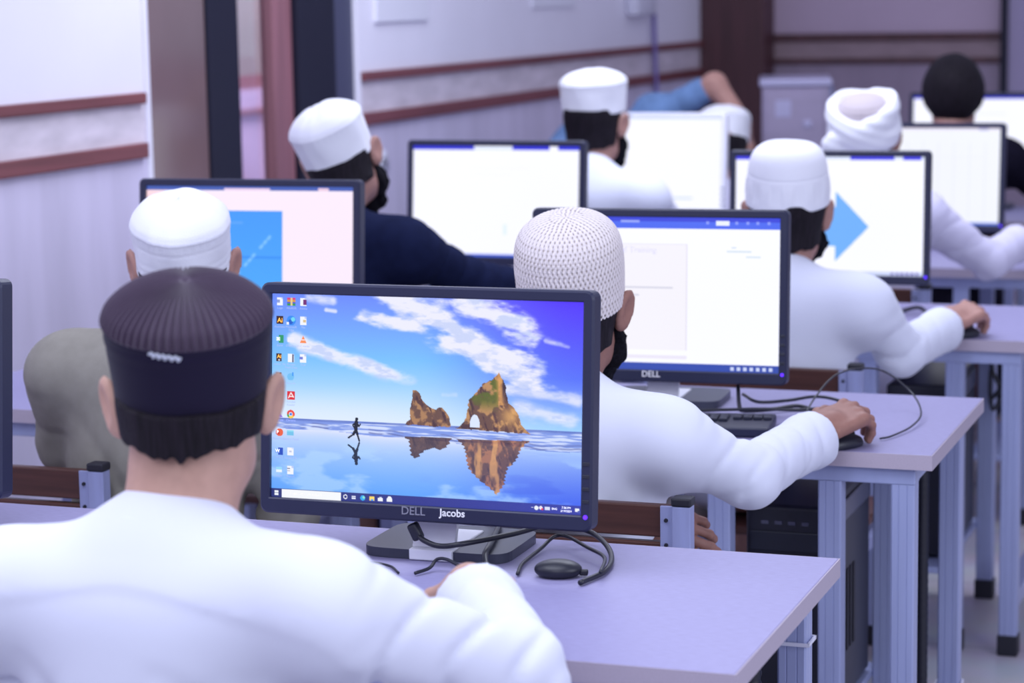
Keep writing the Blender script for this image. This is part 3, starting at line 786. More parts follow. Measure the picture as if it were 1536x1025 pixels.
# ------------------------------------------------------------------ monitors
def make_monitor(x, y, label, paint, yaw=0., tilt=.088, zc=.234, logo=True, sticker=False, silver=False, led=True, words=None):
    t = thing('monitor', label, 'monitor', (x, y+.075, .7505), yaw, 'monitors on the desks')
    W, H, SW, SHt = .505, .328, .4738, .2962
    PM = Matrix.Translation((0,-.075,zc)) @ Matrix.Rotation(-tilt, 4, 'X')
    def P(bm): 
        bmesh.ops.transform(bm, matrix=PM, verts=bm.verts); return bm
    # bezel: a chamfered ring round the recessed screen
    bm = bmesh.new()
    def ring(w, h, yy, r, dz=0.):
        out = []
        for cx, cz, a0 in ((w/2-r,h/2-r,0),(-w/2+r,h/2-r,PI/2),(-w/2+r,-h/2+r,PI),(w/2-r,-h/2+r,1.5*PI)):
            for k in range(6):
                a = a0+k*PI/10
                out.append(bm.verts.new((cx+r*math.cos(a), yy, cz+r*math.sin(a)+dz)))
        return out
    R_ = [ring(SW,SHt,-.0005,.001), ring(SW,SHt,-.0085,.001), ring(SW+.004,SHt+.004,-.0098,.002), ring(W-.006,H-.006+.007,-.010,.010,-.0035), ring(W,H+.007,-.006,.012,-.0035), ring(W,H+.007,.022,.012,-.0035), ring(W-.02,H-.02,.030,.01), ring(.30,.22,.048,.03), ring(.28,.20,.05,.03)]
    for a, b in zip(R_, R_[1:]):
        for k in range(24): bm.faces.new((a[k],a[(k+1)%24],b[(k+1)%24],b[k]))
    bm.faces.new(R_[-1]); bm.faces.new(R_[0][::-1])
    bmesh.ops.recalc_face_normals(bm, faces=bm.faces)
    bz = obj('bezel', P(bm), M['silver'] if silver else M['bezel'], t)
    c = paint
    me = screen_mesh(c, SW, SHt); me.transform(Matrix.Translation((0,-.0022,0))); me.transform(PM)
    sc = obj('screen', me, M['screen_on'], t)
    for k in range(4):
        bm = bx((W/2-.0085,-.0102,-.088-.0175*k+.012), (.010,.0016,.0052), .0007)
        obj('button', P(bm), M['shell'], t)
    if led:
        bm = bmesh.new(); bmesh.ops.create_cone(bm, cap_ends=True, segments=20, radius1=.0033, radius2=.0028, depth=.002, matrix=Matrix.Translation((W/2-.0085,-.0108,-H/2+.014))@Matrix.Rotation(PI/2,4,'X'))
        obj('power_light', P(bm), M['led'], t)
    FX = Matrix.Rotation(PI/2, 4, 'X')
    if logo:
        bm = join_meshes([(text_mesh('D\u00d8LL' if False else 'DELL', 0.0165, .0003, .00012), PM@Matrix.Translation((-.012,-.0104,-H/2+.008))@FX)])
        obj('logo', bm, M['sticker'] if not sticker else M['logo'], t)
    if sticker:
        bm = join_meshes([(text_mesh('Jacobs', .0150, .0003, .00022), PM@Matrix.Translation((.0475,-.0104,-H/2+.0085))@FX)])
        obj('name_sticker', bm, M['sticker'], t)
    if words:
        for (nm, items, m) in words:
            for s, u, v, sz, bo, al in items:
                tm = text_mesh(s, sz, .00005, bo, al); tm.transform(PM@Matrix.Translation(((u-.5)*SW,-.0026,(.5-v)*SHt))@FX)
                obj(nm, tm, m, sc)
    # stand
    bm = bmesh.new()
    a = [(-.032,-.055,.0175),(.032,-.055,.0175),(.030,-.012,.115),(-.030,-.012,.115)]
    vs = [bm.verts.new(p) for p in a]+[bm.verts.new((p[0]*.96,p[1]+.016,p[2]+.004)) for p in a]
    bm.faces.new(vs[:4]); bm.faces.new(vs[4:][::-1])
    for k in range(4): bm.faces.new((vs[k],vs[4+k],vs[4+(k+1)%4],vs[(k+1)%4]))
    bmesh.ops.recalc_face_normals(bm, faces=bm.faces)
    nk = obj('stand_neck', bm, M['silver'], t)
    obj('neck_back', b2(-.028,.028,.001,.03,.10,.27,.006), M['shell'], nk)
    bm = bmesh.new()
    pts = []
    for k in range(40):
        q = 2*PI*k/40; cx, sy = math.cos(q), math.sin(q)
        pts.append((.112*np.sign(cx)*abs(cx)**.28, .02+.082*np.sign(sy)*abs(sy)**.28))
    v = prism(bm, pts, 0, .014); 
    obj('stand_base', bm, M['base_dark'], t)
    obj('base_plate', b2(-.033,.033,-.068,.07,.0005,.0168,.002), M['silver'], t)
    return t

white_txt = emit_mat('white_screen_text', (.95,.96,1.), .95); navy_txt = emit_mat('slate_screen_text', (.30,.36,.68), .55)
grey_txt = emit_mat('pale_violet_screen_text', (.60,.58,.86), .8); head_txt = emit_mat('faint_violet_heading', (.48,.46,.74), .75); orange_txt = emit_mat('orange_screen_glyph', (1.,.42,.05), .95)
cu = (.026,.064,.104); rv = [.040+.0915*i for i in range(10)]
lab = [('Logo',0,0),('WinRAR',1,0),('Adobe',2,0),('Illustrator',0,1),('Microsoft',1,1),('File',2,1),('Excel',0,2),('Data Box',1,2),('VLC media',2,2),('vector_file',0,3),('Project',1,3),('Text',2,3),('vector_file',0,4),('Recycle',1,4),('Acrobat',1,5),('Camera',0,5),('Access',0,6),('Chrome',1,6),('PowerPoint',0,7),('Control Panel',1,7),('Word',0,8),('Google File',1,8),('Scans',0,9),('Report',1,9)]
items = [(s, cu[k], rv[r_]+.031, .0044, .0, 'CENTER') for s, k, r_ in lab]
items += [('player', cu[2], rv[2]+.046, .0044, 0, 'CENTER'), ('Reader', cu[1], rv[5]+.046, .0044, 0, 'CENTER'), ('Edge', cu[1], rv[1]+.046, .0044, 0, 'CENTER'), ('Fresh Data', cu[1], rv[3]+.046, .0044, 0, 'CENTER')]
desk_words = [('icon_caption', items, navy_txt),
              ('app_glyph', [('Ai', cu[0], rv[1], .0095, .0001, 'CENTER'), ('Ai', cu[0]-.002, rv[3]-.006, .0075, .0001, 'CENTER'), ('Ai', cu[0]-.002, rv[4]-.006, .0075, .0001, 'CENTER')], orange_txt),
              ('search_hint', [('Type here to search', .062, .978, .0062, 0, 'LEFT')], grey_txt),
              ('clock_text', [('7:28 PM', .951, .970, .0040, 0, 'CENTER'), ('2/19/2024', .951, .986, .0040, 0, 'CENTER'), ('ENG', .915, .978, .0040, 0, 'CENTER')], white_txt),
              ('letter_mark', [('W', cu[0]-.006, rv[8], .0065, .00005, 'CENTER'), ('P', cu[0]-.006, rv[7], .0065, .00005, 'CENTER'), ('X', cu[0]-.006, rv[2], .0065, .00005, 'CENTER')], white_txt)]
doc_words = [('document_heading', [('of Training', .415, .215, .0165, .0001, 'CENTER')], head_txt)]

XA, XB, Y0 = -1.227, -2.17, 3.008
make_monitor(XA, Y0, 'charcoal monitor showing a beach with rock stacks and a runner', paint_beach(620, 388), .01, sticker=True, words=desk_words)
make_monitor(XB+.010, Y0-.01, 'glossy dark monitor cut off by the left edge', paint_doc(60, 40, 'dark'), 0., zc=.228)
make_monitor(-1.258, 4.285, 'charcoal monitor showing a document headed Training, behind the crocheted cap', paint_doc(420, 262, 'word'), .06, .07, .226, words=doc_words)
make_monitor(-2.205, 4.43, 'charcoal monitor showing a blue rectangle on a pale pink page', paint_doc(400, 250, 'pink'), .06, .088, .262, logo=False)
make_monitor(-2.155, 5.82, 'dark monitor with a blank white page, beside the navy sleeve', paint_doc(300, 188, 'title'), .0, .088, .255, logo=False)
make_monitor(-1.236, 5.735, 'dark monitor showing a large blue arrow', paint_doc(420, 262, 'arrow'), .055, .07, .240, logo=False)
make_monitor(-2.126, 7.18, 'silver rimmed monitor with a glaring white screen beside the bearded person with glasses', paint_doc(200, 125, 'blank'), 0., .088, .256, logo=False, silver=True)
make_monitor(-1.25, 7.18, 'dark monitor with a pale gridded sheet in front of the turbaned person', paint_doc(240, 150, 'sheet'), .0, .088, .226, logo=False)
make_monitor(-1.272, 8.47, 'farthest monitor, white screen with a blue top band behind the bare black hair', paint_doc(200, 125, 'blueband'), .0, .088, .262, logo=False)

# ------------------------------------------------------------------ cables and small things on the desks
ZD = .7505
def cable(pts, r, label, plug=None, name='cable'):
    bm = bmesh.new(); tube(bm, pts, r, 10, 10)
    o = tag(obj(name, bm, M['cable'], None, True), label, 'cable', 'cables behind and beside the monitors')
    return o
# front desk
t = thing('monitor_cable', 'thick black monitor cable with a plug, looping right across the front desk', 'cable', (0,0,0), 0, 'cables behind and beside the monitors')
bm = bmesh.new(); tube(bm, [(-1.240,3.002,.792),(-1.224,2.994,.785),(-1.199,2.988,.781),(-1.165,2.992,.786),(-1.12,3.07,.785),(-1.085,3.148,.784),(-1.041,3.173,.772),(-1.0,3.133,.764),(-.973,3.078,.757),(-.962,3.01,.7555),(-.975,2.94,.7555)], .0040, 10, 10)
obj('cable_sheath', bm, M['cable'], t, True)
bm = bmesh.new(); box(bm, (-1.243,3.004,.796), (.016,.015,.026), .004, 2, 0, Matrix.Rotation(-.45,3,'Y')); obj('plug', bm, M['shell'], t, True)
bm = bmesh.new(); tube(bm, [(-1.2095,3.215,.79),(-1.200,3.205,.778),(-1.182,3.185,.772),(-1.150,3.06,.7715),(-1.139,3.008,.768),(-1.12,2.965,.7555),(-1.10,2.92,.7555)], .0045, 10, 10)
tag(obj('cable', bm, M['cable'], None, True), 'straight black cable running down behind the front monitor, right of its silver neck', 'cable', 'cables behind and beside the monitors')
cable([(-1.215,2.93,.7545),(-1.203,2.955,.757),(-1.196,2.965,.767),(-1.18,2.96,.770),(-1.155,2.945,.7665),(-1.12,2.92,.765),(-1.06,2.88,.7545)], .0025, 'thin black cable arching over the front monitor base')
cable([(-1.075,2.965,.755),(-1.088,3.024,.755),(-1.091,3.11,.756),(-1.084,3.150,.765),(-1.062,3.145,.768),(-1.018,3.10,.766),(-.975,3.05,.765),(-.955,2.97,.7645)], .0027, 'thin black cable making a hump right of the front monitor base')
cable([(-1.36,2.975,.7535),(-1.32,2.98,.7535),(-1.27,2.965,.7535),(-1.24,2.93,.7535)], .0018, 'thinnest black cable lying flat in front of the front monitor base')
t = thing('power_adapter', 'rounded black adapter on the front desk, under the cable loop', 'adapter', (-1.022,2.985,ZD), .2)
s = Solid(.003); s.ell((0,0,.010),(.034,.026,.014)); s.cut.append(lambda X,Y,Z: .0008-Z+0*X+0*Y)
obj('adapter_case', quads(*s.mesh()), M['cable'], t, True)
obj('adapter_stub', bx((.036,0,.006),(.012,.010,.008),.002), M['black'], t)
# second desk
cable([(-1.10,4.30,.80),(-1.09,4.27,.766),(-1.08,4.27,.757),(-1.03,4.30,.757),(-.99,4.33,.760),(-.95,4.30,.757),(-.92,4.25,.757),(-.89,4.26,.757)], .0040, 'thick black cable snaking right from the second row monitor base')
cable([(-1.24,4.20,.778),(-1.17,4.19,.768),(-1.11,4.215,.767),(-1.06,4.235,.767),(-1.02,4.245,.767),(-.97,4.25,.767),(-.93,4.27,.768),(-.88,4.28,.767)], .0032, 'black cable crossing in front of the second row monitor base')
cable([(-1.10,4.34,.776),(-1.05,4.26,.777),(-1.00,4.29,.777),(-.96,4.35,.776),(-.91,4.33,.774),(-.86,4.31,.757)], .0032, 'black cable tangled beside the second row monitor base')
cable([(-.780,4.072,.7545),(-.765,4.10,.7545),(-.745,4.19,.757),(-.745,4.29,.765),(-.785,4.40,.785),(-.85,4.42,.822),(-.915,4.36,.822),(-.945,4.27,.785),(-.945,4.18,.757),(-.93,4.12,.757),(-.90,4.16,.757),(-.87,4.22,.757)], .0018, 'thin mouse cable looping up above the second desk', name='mouse_cable')
cable([(-2.10,5.78,.76),(-2.04,5.74,.757),(-1.98,5.76,.76),(-1.92,5.72,.757),(-1.88,5.74,.757)], .005, 'black cable under the blank page monitor')
cable([(-1.12,5.72,.76),(-1.06,5.66,.757),(-1.0,5.70,.77),(-.95,5.62,.757),(-.91,5.66,.757)], .005, 'black cable beside the base of the blue arrow monitor')
# tangle hanging behind the third desk
bm = bmesh.new()
for k in range(6):
    a = k*1.05
    tube(bm, [(-.79+.01*math.cos(a),5.80,.70),(-.80+.03*math.sin(a),5.77+.02*math.cos(a*2),.62),(-.79+.035*math.cos(a*1.7),5.76,.56-.01*k),(-.775+.02*math.sin(a*3),5.78,.62),(-.785+.02*math.cos(a*2.2),5.80,.68)], .005, 8, 8)
tag(obj('cable_tangle', bm, M['cable'], None, True), 'tangle of black cables hanging under the third desk at its right end', 'cable')

def make_keyboard(x, y, rz, label):
    t = thing('keyboard', label, 'keyboard', (x,y,ZD), rz, 'keyboards on the desks')
    bm = bmesh.new(); box(bm, (0,0,.0095), (.44,.145,.019), .004, 2, 0)
    obj('keyboard_body', bm, M['bezel'], t)
    keys, leg = [], []
    for r_, (yy, n_) in enumerate(((.058,15),(.032,15),(.012,15),(-.008,15),(-.028,14),(-.048,9))):
        xx = -.212
        for k in range(n_):
            wd = .018 if r_ < 5 else (.024 if k not in (3,) else .105)
            if r_ == 4 and k in (0,13): wd = .027
            keys.append((xx+wd/2, yy, wd-.0025)); xx += wd+.0006
            if xx > .078: break
    for r_ in range(6):
        if r_ == 0: continue
        for k in range(3): keys.append((.092+.0185*k, (.058,.032,.012,-.008,-.028,-.048)[r_], .016))
        for k in range(4): keys.append((.154+.0185*k, (.058,.032,.012,-.008,-.028,-.048)[r_], .016))
    for x_, y_, w_ in keys[:100]:
        bm = bmesh.new(); box(bm, (x_, y_, .0215), (w_, .0165, .006), .0015, 1, 0)
        box(bm, (x_-w_*.15, y_+.002, .0247), (w_*.35, .004, .0002), 0, 1, 1)
        obj('keycap', bm, [M['key'], M['keyhi']], t)
    obj('keyboard_foot', b2(-.20,.20,.055,.068,.0002,.003), M['black'], t)
    return t
make_keyboard(-1.205, 4.085, .14, 'black keyboard on the second desk, beside the sleeved arm')

def make_mouse(x, y, rz, label):
    t = thing('computer_mouse', label, 'mouse', (x,y,ZD), rz, 'mice under the hands')
    s = Solid(.0025); s.ell((0,0,.006),(.027,.048,.019),.01); s.cut.append(lambda X,Y,Z: .0006-Z+0*X+0*Y)
    obj('mouse_shell', quads(*s.mesh()), M['shell'], t, True)
    bm = bmesh.new(); bmesh.ops.create_cone(bm, cap_ends=True, segments=16, radius1=.005, radius2=.005, depth=.005, matrix=Matrix.Translation((0,.026,.0215))@Matrix.Rotation(PI/2,4,'Y'))
    obj('scroll_wheel', bm, M['black'], t)
    return t

# computer towers on the shelves under the desks
def make_tower(r, label):
    t = thing('computer_tower', label, 'computer', (-.953, 3.194+PITCH*r-.275, .2005), 0, 'computer towers under the desks')
    obj('case', b2(-.073,.073,-.195,.20,.006,.418,.004), M['tower'], t)
    bm = bmesh.new()
    box(bm, (0,-.204,.212), (.150,.018,.416), .008, 3)
    f = obj('front_panel', bm, M['tower'], t)
    obj('drive_cover', b2(-.066,.066,-.2165,-.213,.335,.372,.002), M['shell'], f)
    obj('drive_cover', b2(-.066,.066,-.2165,-.213,.292,.329,.002), M['shell'], f)
    obj('chrome_strip', b2(-.066,.066,-.217,-.213,.245,.252,.002), M['tower_hi'], f)
    for k in range(4): obj('front_port', b2(-.045+.025*k,-.031+.025*k,-.2155,-.213,.385,.392,.0), M['tower_hi'], f)
    obj('side_bevel', b2(.0735,.0775,-.19,.19,.36,.40,.002), M['tower_hi'], t)
    for k in range(5):
        obj('side_vent', b2(.0735,.0752,-.08+.03*k,-.065+.03*k,.10,.26,.001), M['black'], t)
    for x_ in (-.05,.05):
        for y_ in (-.15,.15): obj('foot', b2(x_-.012,x_+.012,y_-.012,y_+.012,0,.006), M['black'], t)
make_tower(0, 'black computer tower under the right end of the front desk')
make_tower(1, 'black computer tower under the second desk, right of the curled hand')
make_tower(2, 'black computer tower under the third desk, below the bent white sleeve')

def conduit(r, x, y, label, ribbed):
    z0, z1 = .0, .69
    prof = []
    for k in range(int((z1-z0)/.004)):
        z = z0+.004*k; prof.append((.0125+(.0018 if (k//2) % 2 else 0)*(1 if ribbed else .3), z))
    prof = [(0.001,z0)]+prof+[(.001,z1)]
    me = lathe(prof, 20); me.transform(Matrix.Translation((x,y,.0)))
    tag(obj('cable_conduit', me, M['cable'], None, True), label, 'cable conduit', 'black conduits beside the rear desk legs')
conduit(0, -.772, 3.09, 'black ribbed conduit beside the rear leg of the front desk', True)
conduit(1, -.772, 4.47, 'black conduit beside the rear leg of the second desk', False)

# ------------------------------------------------------------------ chairs
def make_chair(x, y, label, rz=0.):
    """y = back plane; seat runs forward from it"""
    t = thing('wooden_chair', label, 'chair', (x, y, 0), rz, 'wood and steel chairs')
    hw = .225
    for s_ in (-1, 1):
        bm = bmesh.new(); box(bm, (s_*hw, 0, .3775), (.030, .026, .753), .002)
        p = obj('back_post', bm, M['steel_hi'], t)
        obj('post_cap', b2(s_*hw-.0165, s_*hw+.0165, -.0145, .0145, .754, .768, .003), M['black'], p)
        bm = bmesh.new(); box(bm, (s_*(hw-.0255), -.004, .705), (.0205, .006, .095), .001)
        br = obj('slat_bracket', bm, M['steel_hi'], t)
        for z in (.73,.69):
            bm = bmesh.new(); bmesh.ops.create_cone(bm, cap_ends=True, segments=14, radius1=.0035, radius2=.003, depth=.003, matrix=Matrix.Translation((s_*(hw-.026),-.0082,z))@Matrix.Rotation(PI/2,4,'X'))
            obj('bolt', bm, M['black'], br)
        obj('front_leg', b2(s_*hw-.014, s_*hw+.014, .385, .413, .0, .370, .002), M['steel_hi'], t)
        obj('side_rail', b2(s_*hw-.010, s_*hw+.010, .015, .385, .335, .365, .002), M['steel_hi'], t)
    obj('back_slat', b2(-hw+.016, hw-.016, .0, .018, .700, .752, .003), M['wood'], t)
    obj('back_slat', b2(-hw+.016, hw-.016, .0, .018, .640, .692, .003), M['wood'], t)
    obj('seat', b2(-hw+.004, hw-.004, .03, .42, .371, .391, .006), M['wood'], t)
    obj('front_rail', b2(-hw+.015, hw-.015, .392, .408, .335, .365, .002), M['steel_hi'], t)
    return t

# ------------------------------------------------------------------ people
def rot_head(yaw, pitch, roll):
    """yaw>0 turns left, pitch>0 nods down, roll>0 tips the crown to the left"""
    return np.array(Matrix.Rotation(yaw,3,'Z') @ Matrix.Rotation(-pitch,3,'X') @ Matrix.Rotation(-roll,3,'Y'))

def head_solid(s, H, R, k=.018, ear=1.0, neck=None):
    w = lambda p: H+R@np.array(p, float)
    s.ell(w((0,-.012,.035)), (.077,.097,.091), k, R=R)
    s.ell(w((0,.030,-.040)), (.061,.066,.076), .03, R=R)
    s.ell(w((0,.062,-.095)), (.030,.026,.026), .03, R=R)           # chin
    for q in (-1,1):
        s.ell(w((q*.040,.020,-.070)), (.026,.050,.030), .03, R=R)    # jaw
        s.ell(w((q*.040,.070,-.022)), (.022,.020,.018), .02, R=R)    # cheek
        s.ell(w((q*.031,.088,.018)), (.018,.012,.011), .012, 's', R=R)  # eye socket
        s.ell(w((q*.031,.080,.016)), (.0135,.013,.012), .006, R=R)   # eyeball under its lids
    s.ell(w((0,.086,.034)), (.050,.014,.012), .02, R=R)            # brow
    s.cap(w((0,.090,.022)), w((0,.112,-.018)), .007, .013, .015)   # nose
    for q in (-1,1): s.ell(w((q*.012,.104,-.022)), (.009,.010,.008), .008, R=R)
    s.ell(w((0,.090,-.052)), (.024,.010,.0075), .01, R=R)          # lips
    s.ell(w((0,.088,-.064)), (.020,.010,.0075), .01, R=R)
    s.ell(w((0,.101,-.058)), (.022,.006,.002), .004, 's', R=R)
    for q in (-1,1):                                               # ears with rim, hollow and lobe
        Re = R@np.array(Matrix.Rotation(-q*.50,3,'Z')@Matrix.Rotation(q*.16,3,'Y')@Matrix.Rotation(-.18,3,'X'))
        c = w((q*.090*(.5+.5*ear),-.004,-.002))
        s.ell(c, (.0098,.022,.035), .006, R=Re)
        s.ell(c+Re@np.array((-q*.004,.006,-.026)), (.008,.011,.013), .008, R=Re)
        s.ell(c+Re@np.array((q*.0085,.003,.002)), (.007,.013,.023), .004, 's', R=Re)
    return s

def hand_part(W, d, up, side, curl, spread=.06, h=.0028, thumb=.5, scale=1., fore=None):
    """W wrist, d pointing direction, up = back of the hand, side=+1 right hand; curl = bends of the three finger joints"""
    d = np.array(d, float); d /= np.linalg.norm(d); up = np.array(up, float); up -= d*(up@d); up /= np.linalg.norm(up)
    lat = np.cross(d, up)*(-1)*side*-1       # towards the little finger for a right hand
    Rm = np.stack([d, lat, up], 1)
    S = lambda p: W+Rm@(np.array(p, float)*scale)
    s = Solid(h)
    fd = unit(fore) if fore is not None else d
    s.cap(W-fd*.085, W, .027*scale, .0235*scale, .012); s.cap(W, S((.03,0,0)), .0235*scale, .021*scale, .014)
    s.box(S((.048,.002,0)), np.array((.044,.037,.0125))*scale, .011*scale, .014, R=Rm)
    s.ell(S((.035,-.026,-.007)), np.array((.030,.016,.014))*scale, .012, R=Rm)
    for i, (y, L, r, b) in enumerate(((-.0285,.074,.0088,.086),(-.0095,.082,.0090,.091),(.0100,.076,.0086,.087),(.0285,.060,.0078,.079))):
        p = np.array((b, y, .001)); a = 0.; sp = spread*(i-1.5)
        s.ell(S(p+np.array((-.002,0,.005))), np.array((.010,.008,.008))*scale, .006, R=Rm)
        for j, (f, c) in enumerate(zip((.46,.30,.24), curl[i] if isinstance(curl[0], (list,tuple)) else curl)):
            a += c
            q = p+L*f*np.array((math.cos(a)*math.cos(sp), math.cos(a)*math.sin(sp), -math.sin(a)))
            s.cap(S(p), S(q), r*(1-.07*j)*scale, r*(.95-.07*j)*scale, .004)
            p = q
    p = np.array((.022,-.030,-.006)); dirs = [(.62,-.72,-.25),(.85,-.40,-.32),(.93,-.15,-.33)]
    for j, (dd, L, r) in enumerate(zip(dirs, (.040,.032,.026), (.0115,.0100,.0088))):
        dd = np.array(dd); dd[1] *= (.4+thumb*1.2); dd /= np.linalg.norm(dd); q = p+L*dd
        s.cap(S(p), S(q), r*scale, r*.92*scale, .006); p = q
    return s.mesh()

def nail(p, n, m, parent): pass

PX = (('head', 'skin'),)
def unit(v): v = np.array(v, float); return v/np.linalg.norm(v)

def sleeve_folds(segs, amp=.0035):
    """ripples round the sleeves, strongest at the elbows; segs=[(a,b,wavelength,strength)]"""
    S = [(np.array(a, float), np.array(b, float), wl, st) for a, b, wl, st in segs]
    def f(x, y, z):
        d = np.zeros_like(x)
        for a, b, wl, st in S:
            ab = b-a; L = np.linalg.norm(ab); u = ab/L
            px, py, pz = x-a[0], y-a[1], z-a[2]
            t = px*u[0]+py*u[1]+pz*u[2]
            rr = np.sqrt(np.maximum(0, px*px+py*py+pz*pz-t*t))
            m = np.clip((t+.02)/.05, 0, 1)*np.clip((L+.02-t)/.05, 0, 1)*np.clip((.11-rr)/.04, 0, 1)
            e1 = np.cross(u, (0,0,1.)); e1 /= np.linalg.norm(e1); e2 = np.cross(u, e1)
            th = np.arctan2(px*e2[0]+py*e2[1]+pz*e2[2], px*e1[0]+py*e1[1]+pz*e1[2])
            ph = 2*PI*t/wl+1.7*np.sin(th+1.1)+.9*np.sin(2*th+.4+9*t)+1.0*n3(x,y,z,19.,3.)
            cr = np.exp(-(np.sin(ph/2)/.33)**2)
            ph2 = 2*PI*t/(wl*1.7)-1.9*np.sin(th+2.6)+1.1*n3(x,y,z,13.,8.)
            c2 = np.exp(-(np.sin(ph2/2)/.30)**2)
            d -= st*amp*m*(cr*(.35+.65*np.clip(n3(x,y,z,15.,1.)+.6,0,1))+.8*c2*np.clip(n3(x,y,z,10.,6.)+.4,0,1))
        return d
    return f

def make_person(name, label, H, yaw=0., pitch=0., roll=0., skin='skin_b', kurta='kurta_w', trouser='trouser_w',
                lean=(0,0), sh=(.19,.19), shdrop=(0,0), R=None, L=None, hips=None, hv=.007, kv=.007, cap=None, hair='short', beard=None,
                rhand=True, lhand=True, nape=-.075, ear=1., seat=True, group='people at the computers', neck_r=.060, loose=0., glasses=False, cuffs=(1,1), yoke=False, rolled=False, wide=1., desk=None, nz=-.155, amp=1., armr=1.):
    H = np.array(H, float); Rh = rot_head(yaw, pitch, roll); w = lambda p: H+Rh@np.array(p, float)
    hx, hy, hz = H
    N = np.array((hx+lean[0]*.3, hy-.075+lean[1]*.4, hz+nz))
    SL = np.array((hx-sh[0]+lean[0], hy-.115+lean[1], hz-.205+shdrop[0]))
    SR = np.array((hx+sh[1]+lean[0], hy-.115+lean[1], hz-.205+shdrop[1]))
    hip = np.array(hips if hips is not None else (hx+lean[0]*.8, hy-.105, .500), float)
    cs = (SL+SR)/2
    def arm(S_, sp, side):
        if sp is None:
            e = S_+np.array((side*.035,.10,-.235)); wr = np.array((hx+side*.12, hy+.320, .86)); dr = (-side*.25,1,-.40); up = (0,0,1)
            return e, wr, np.array(dr, float), np.array(up, float), ((.45,.35,.3)), .5
        return tuple(np.array(v, float) for v in sp[:4])+(sp[4] if len(sp) > 4 else (.45,.40,.3), sp[5] if len(sp) > 5 else .5)
    AR, AL = arm(SR, R, 1), arm(SL, L, -1)
    def rest(A, side):
        if not desk or A[1][2] > .95: return A
        V, _ = hand_part(A[1], A[2], A[3], side, A[4], thumb=A[5], fore=A[1]-A[0], h=.006)
        V = V[V[:,1] > desk]
        if not len(V) or A[1][2] < .73: return A
        dz = .7555-V[:,2].min()
        return (A[0]+np.array((0,0,dz*.5)), A[1]+np.array((0,0,dz)))+A[2:]
    AR, AL = rest(AR, 1), rest(AL, -1)
    # ---- skin: one surface
    s = Solid(hv if hv < .006 else .0055)
    head_solid(s, H, Rh, ear=ear)
    s.cap(w((0,-.022,-.045)), N+np.array((0,.0,-.03)), neck_r*.95, neck_r*1.05, .03)
    s.cap(N+np.array((-.10,0,-.055)), N+np.array((.10,0,-.055)), .035, .035, .04)
    body = Solid(.010)
    body.cap(N+np.array((0,0,-.05)), cs+np.array((0,.02,-.10)), .06, .10, .04); body.cap(SL, SR, .04, .04, .04)
    body.cap(cs+np.array((0,.02,-.10)), hip, .10, .10, .05)
    for S_, A in ((SR,AR),(SL,AL)):
        body.cap(S_, A[0], .040, .036*armr, .03); body.cap(A[0], A[1], .036*armr, .026*armr, .02)
    if seat:
        for q in (-1,1):
            kn = np.array((hip[0]+q*.085, hip[1]+.36, .475)); an = np.array((hip[0]+q*.085, hip[1]+.34, .085))
            body.cap(hip+np.array((q*.08,0,-.02)), kn, .065, .05, .03); body.cap(kn, an, .045, .034, .02)
            body.ell(an+np.array((0,.07,-.052)), (.042,.115,.032), .02)
    else:
        for q in (-1,1):
            kn = np.array((hip[0]+q*.10, hip[1]+.03, .46)); an = np.array((hip[0]+q*.11, hip[1], .085))
            body.cap(hip+np.array((q*.08,0,-.02)), kn, .075, .055, .03); body.cap(kn, an, .05, .036, .02)
            body.ell(an+np.array((0,.06,-.052)), (.042,.115,.032), .02)
    parts = [s.mesh(), body.mesh()]
    if rhand: parts.append(hand_part(AR[1], AR[2], AR[3], 1, AR[4], thumb=AR[5], fore=AR[1]-AR[0]))
    if lhand: parts.append(hand_part(AL[1], AL[2], AL[3], -1, AL[4], thumb=AL[5], fore=AL[1]-AL[0]))
    me = merged(parts)
    P = obj(name, me, M[skin], None, True)
    tag(P, label, 'person', group)
    # ---- kurta
    g = Solid(kv)
    g.cap(SL+np.array((.01,0,0)), SR-np.array((.01,0,0)), .066, .066, .05)
    g.cap(N+np.array((0,-.005,-.012)), SL+np.array((.045,0,.030)), .056, .046, .06); g.cap(N+np.array((0,-.005,-.012)), SR+np.array((-.045,0,.030)), .056, .046, .06)
    g.cap(N+np.array((0,-.002,-.045)), N+np.array((0,.006,.006)), neck_r+.020, neck_r+.006, .06)
    g.ell(cs+np.array((0,.022,-.085)), ((.172+loose)*wide,.112,.15), .06)
    mid = cs*.45+hip*.55; g.ell(mid+np.array((0,.015,0)), ((.165+loose)*wide,.118,.19), .06)
    g.ell(hip+np.array((0,.01,.015)), (.185,.135,.105), .05)
    segs = []
    for S_, A, cf in ((SR,AR,cuffs[1]),(SL,AL,cuffs[0])):
        e, wr = A[0], A[1]
        g.cap(S_, e if cf == 1 else S_+(e-S_)*.78, .064, .050, .04)
        if cf == 1:
            wd = wr+np.array((0,0,-.012)); u = unit(wd-e); end = wd-u*.028
            g.cap(e, end-u*.02, .053, .050, .025)
            o = end; 
            g.cap(end-u*.03, end+u*.02, .0515, .054, .012)
            def mk(u=u.copy(), o=o.copy(), S_=S_.copy()):
                def cut(X, Y, Z):
                    x, y, z = X-o[0], Y-o[1], Z-o[2]
                    t_ = x*u[0]+y*u[1]+z*u[2]
                    return np.where(np.sqrt(x*x+y*y+z*z) < .085, t_, -1.)
                return cut
            g.cut.append(mk())
            segs += [(S_, e, .075, 1.4*amp), (e, wr, .070, 1.0*amp)]
        elif cf == 2:      # short sleeve
            segs += [(S_, e, .06, 1.2)]
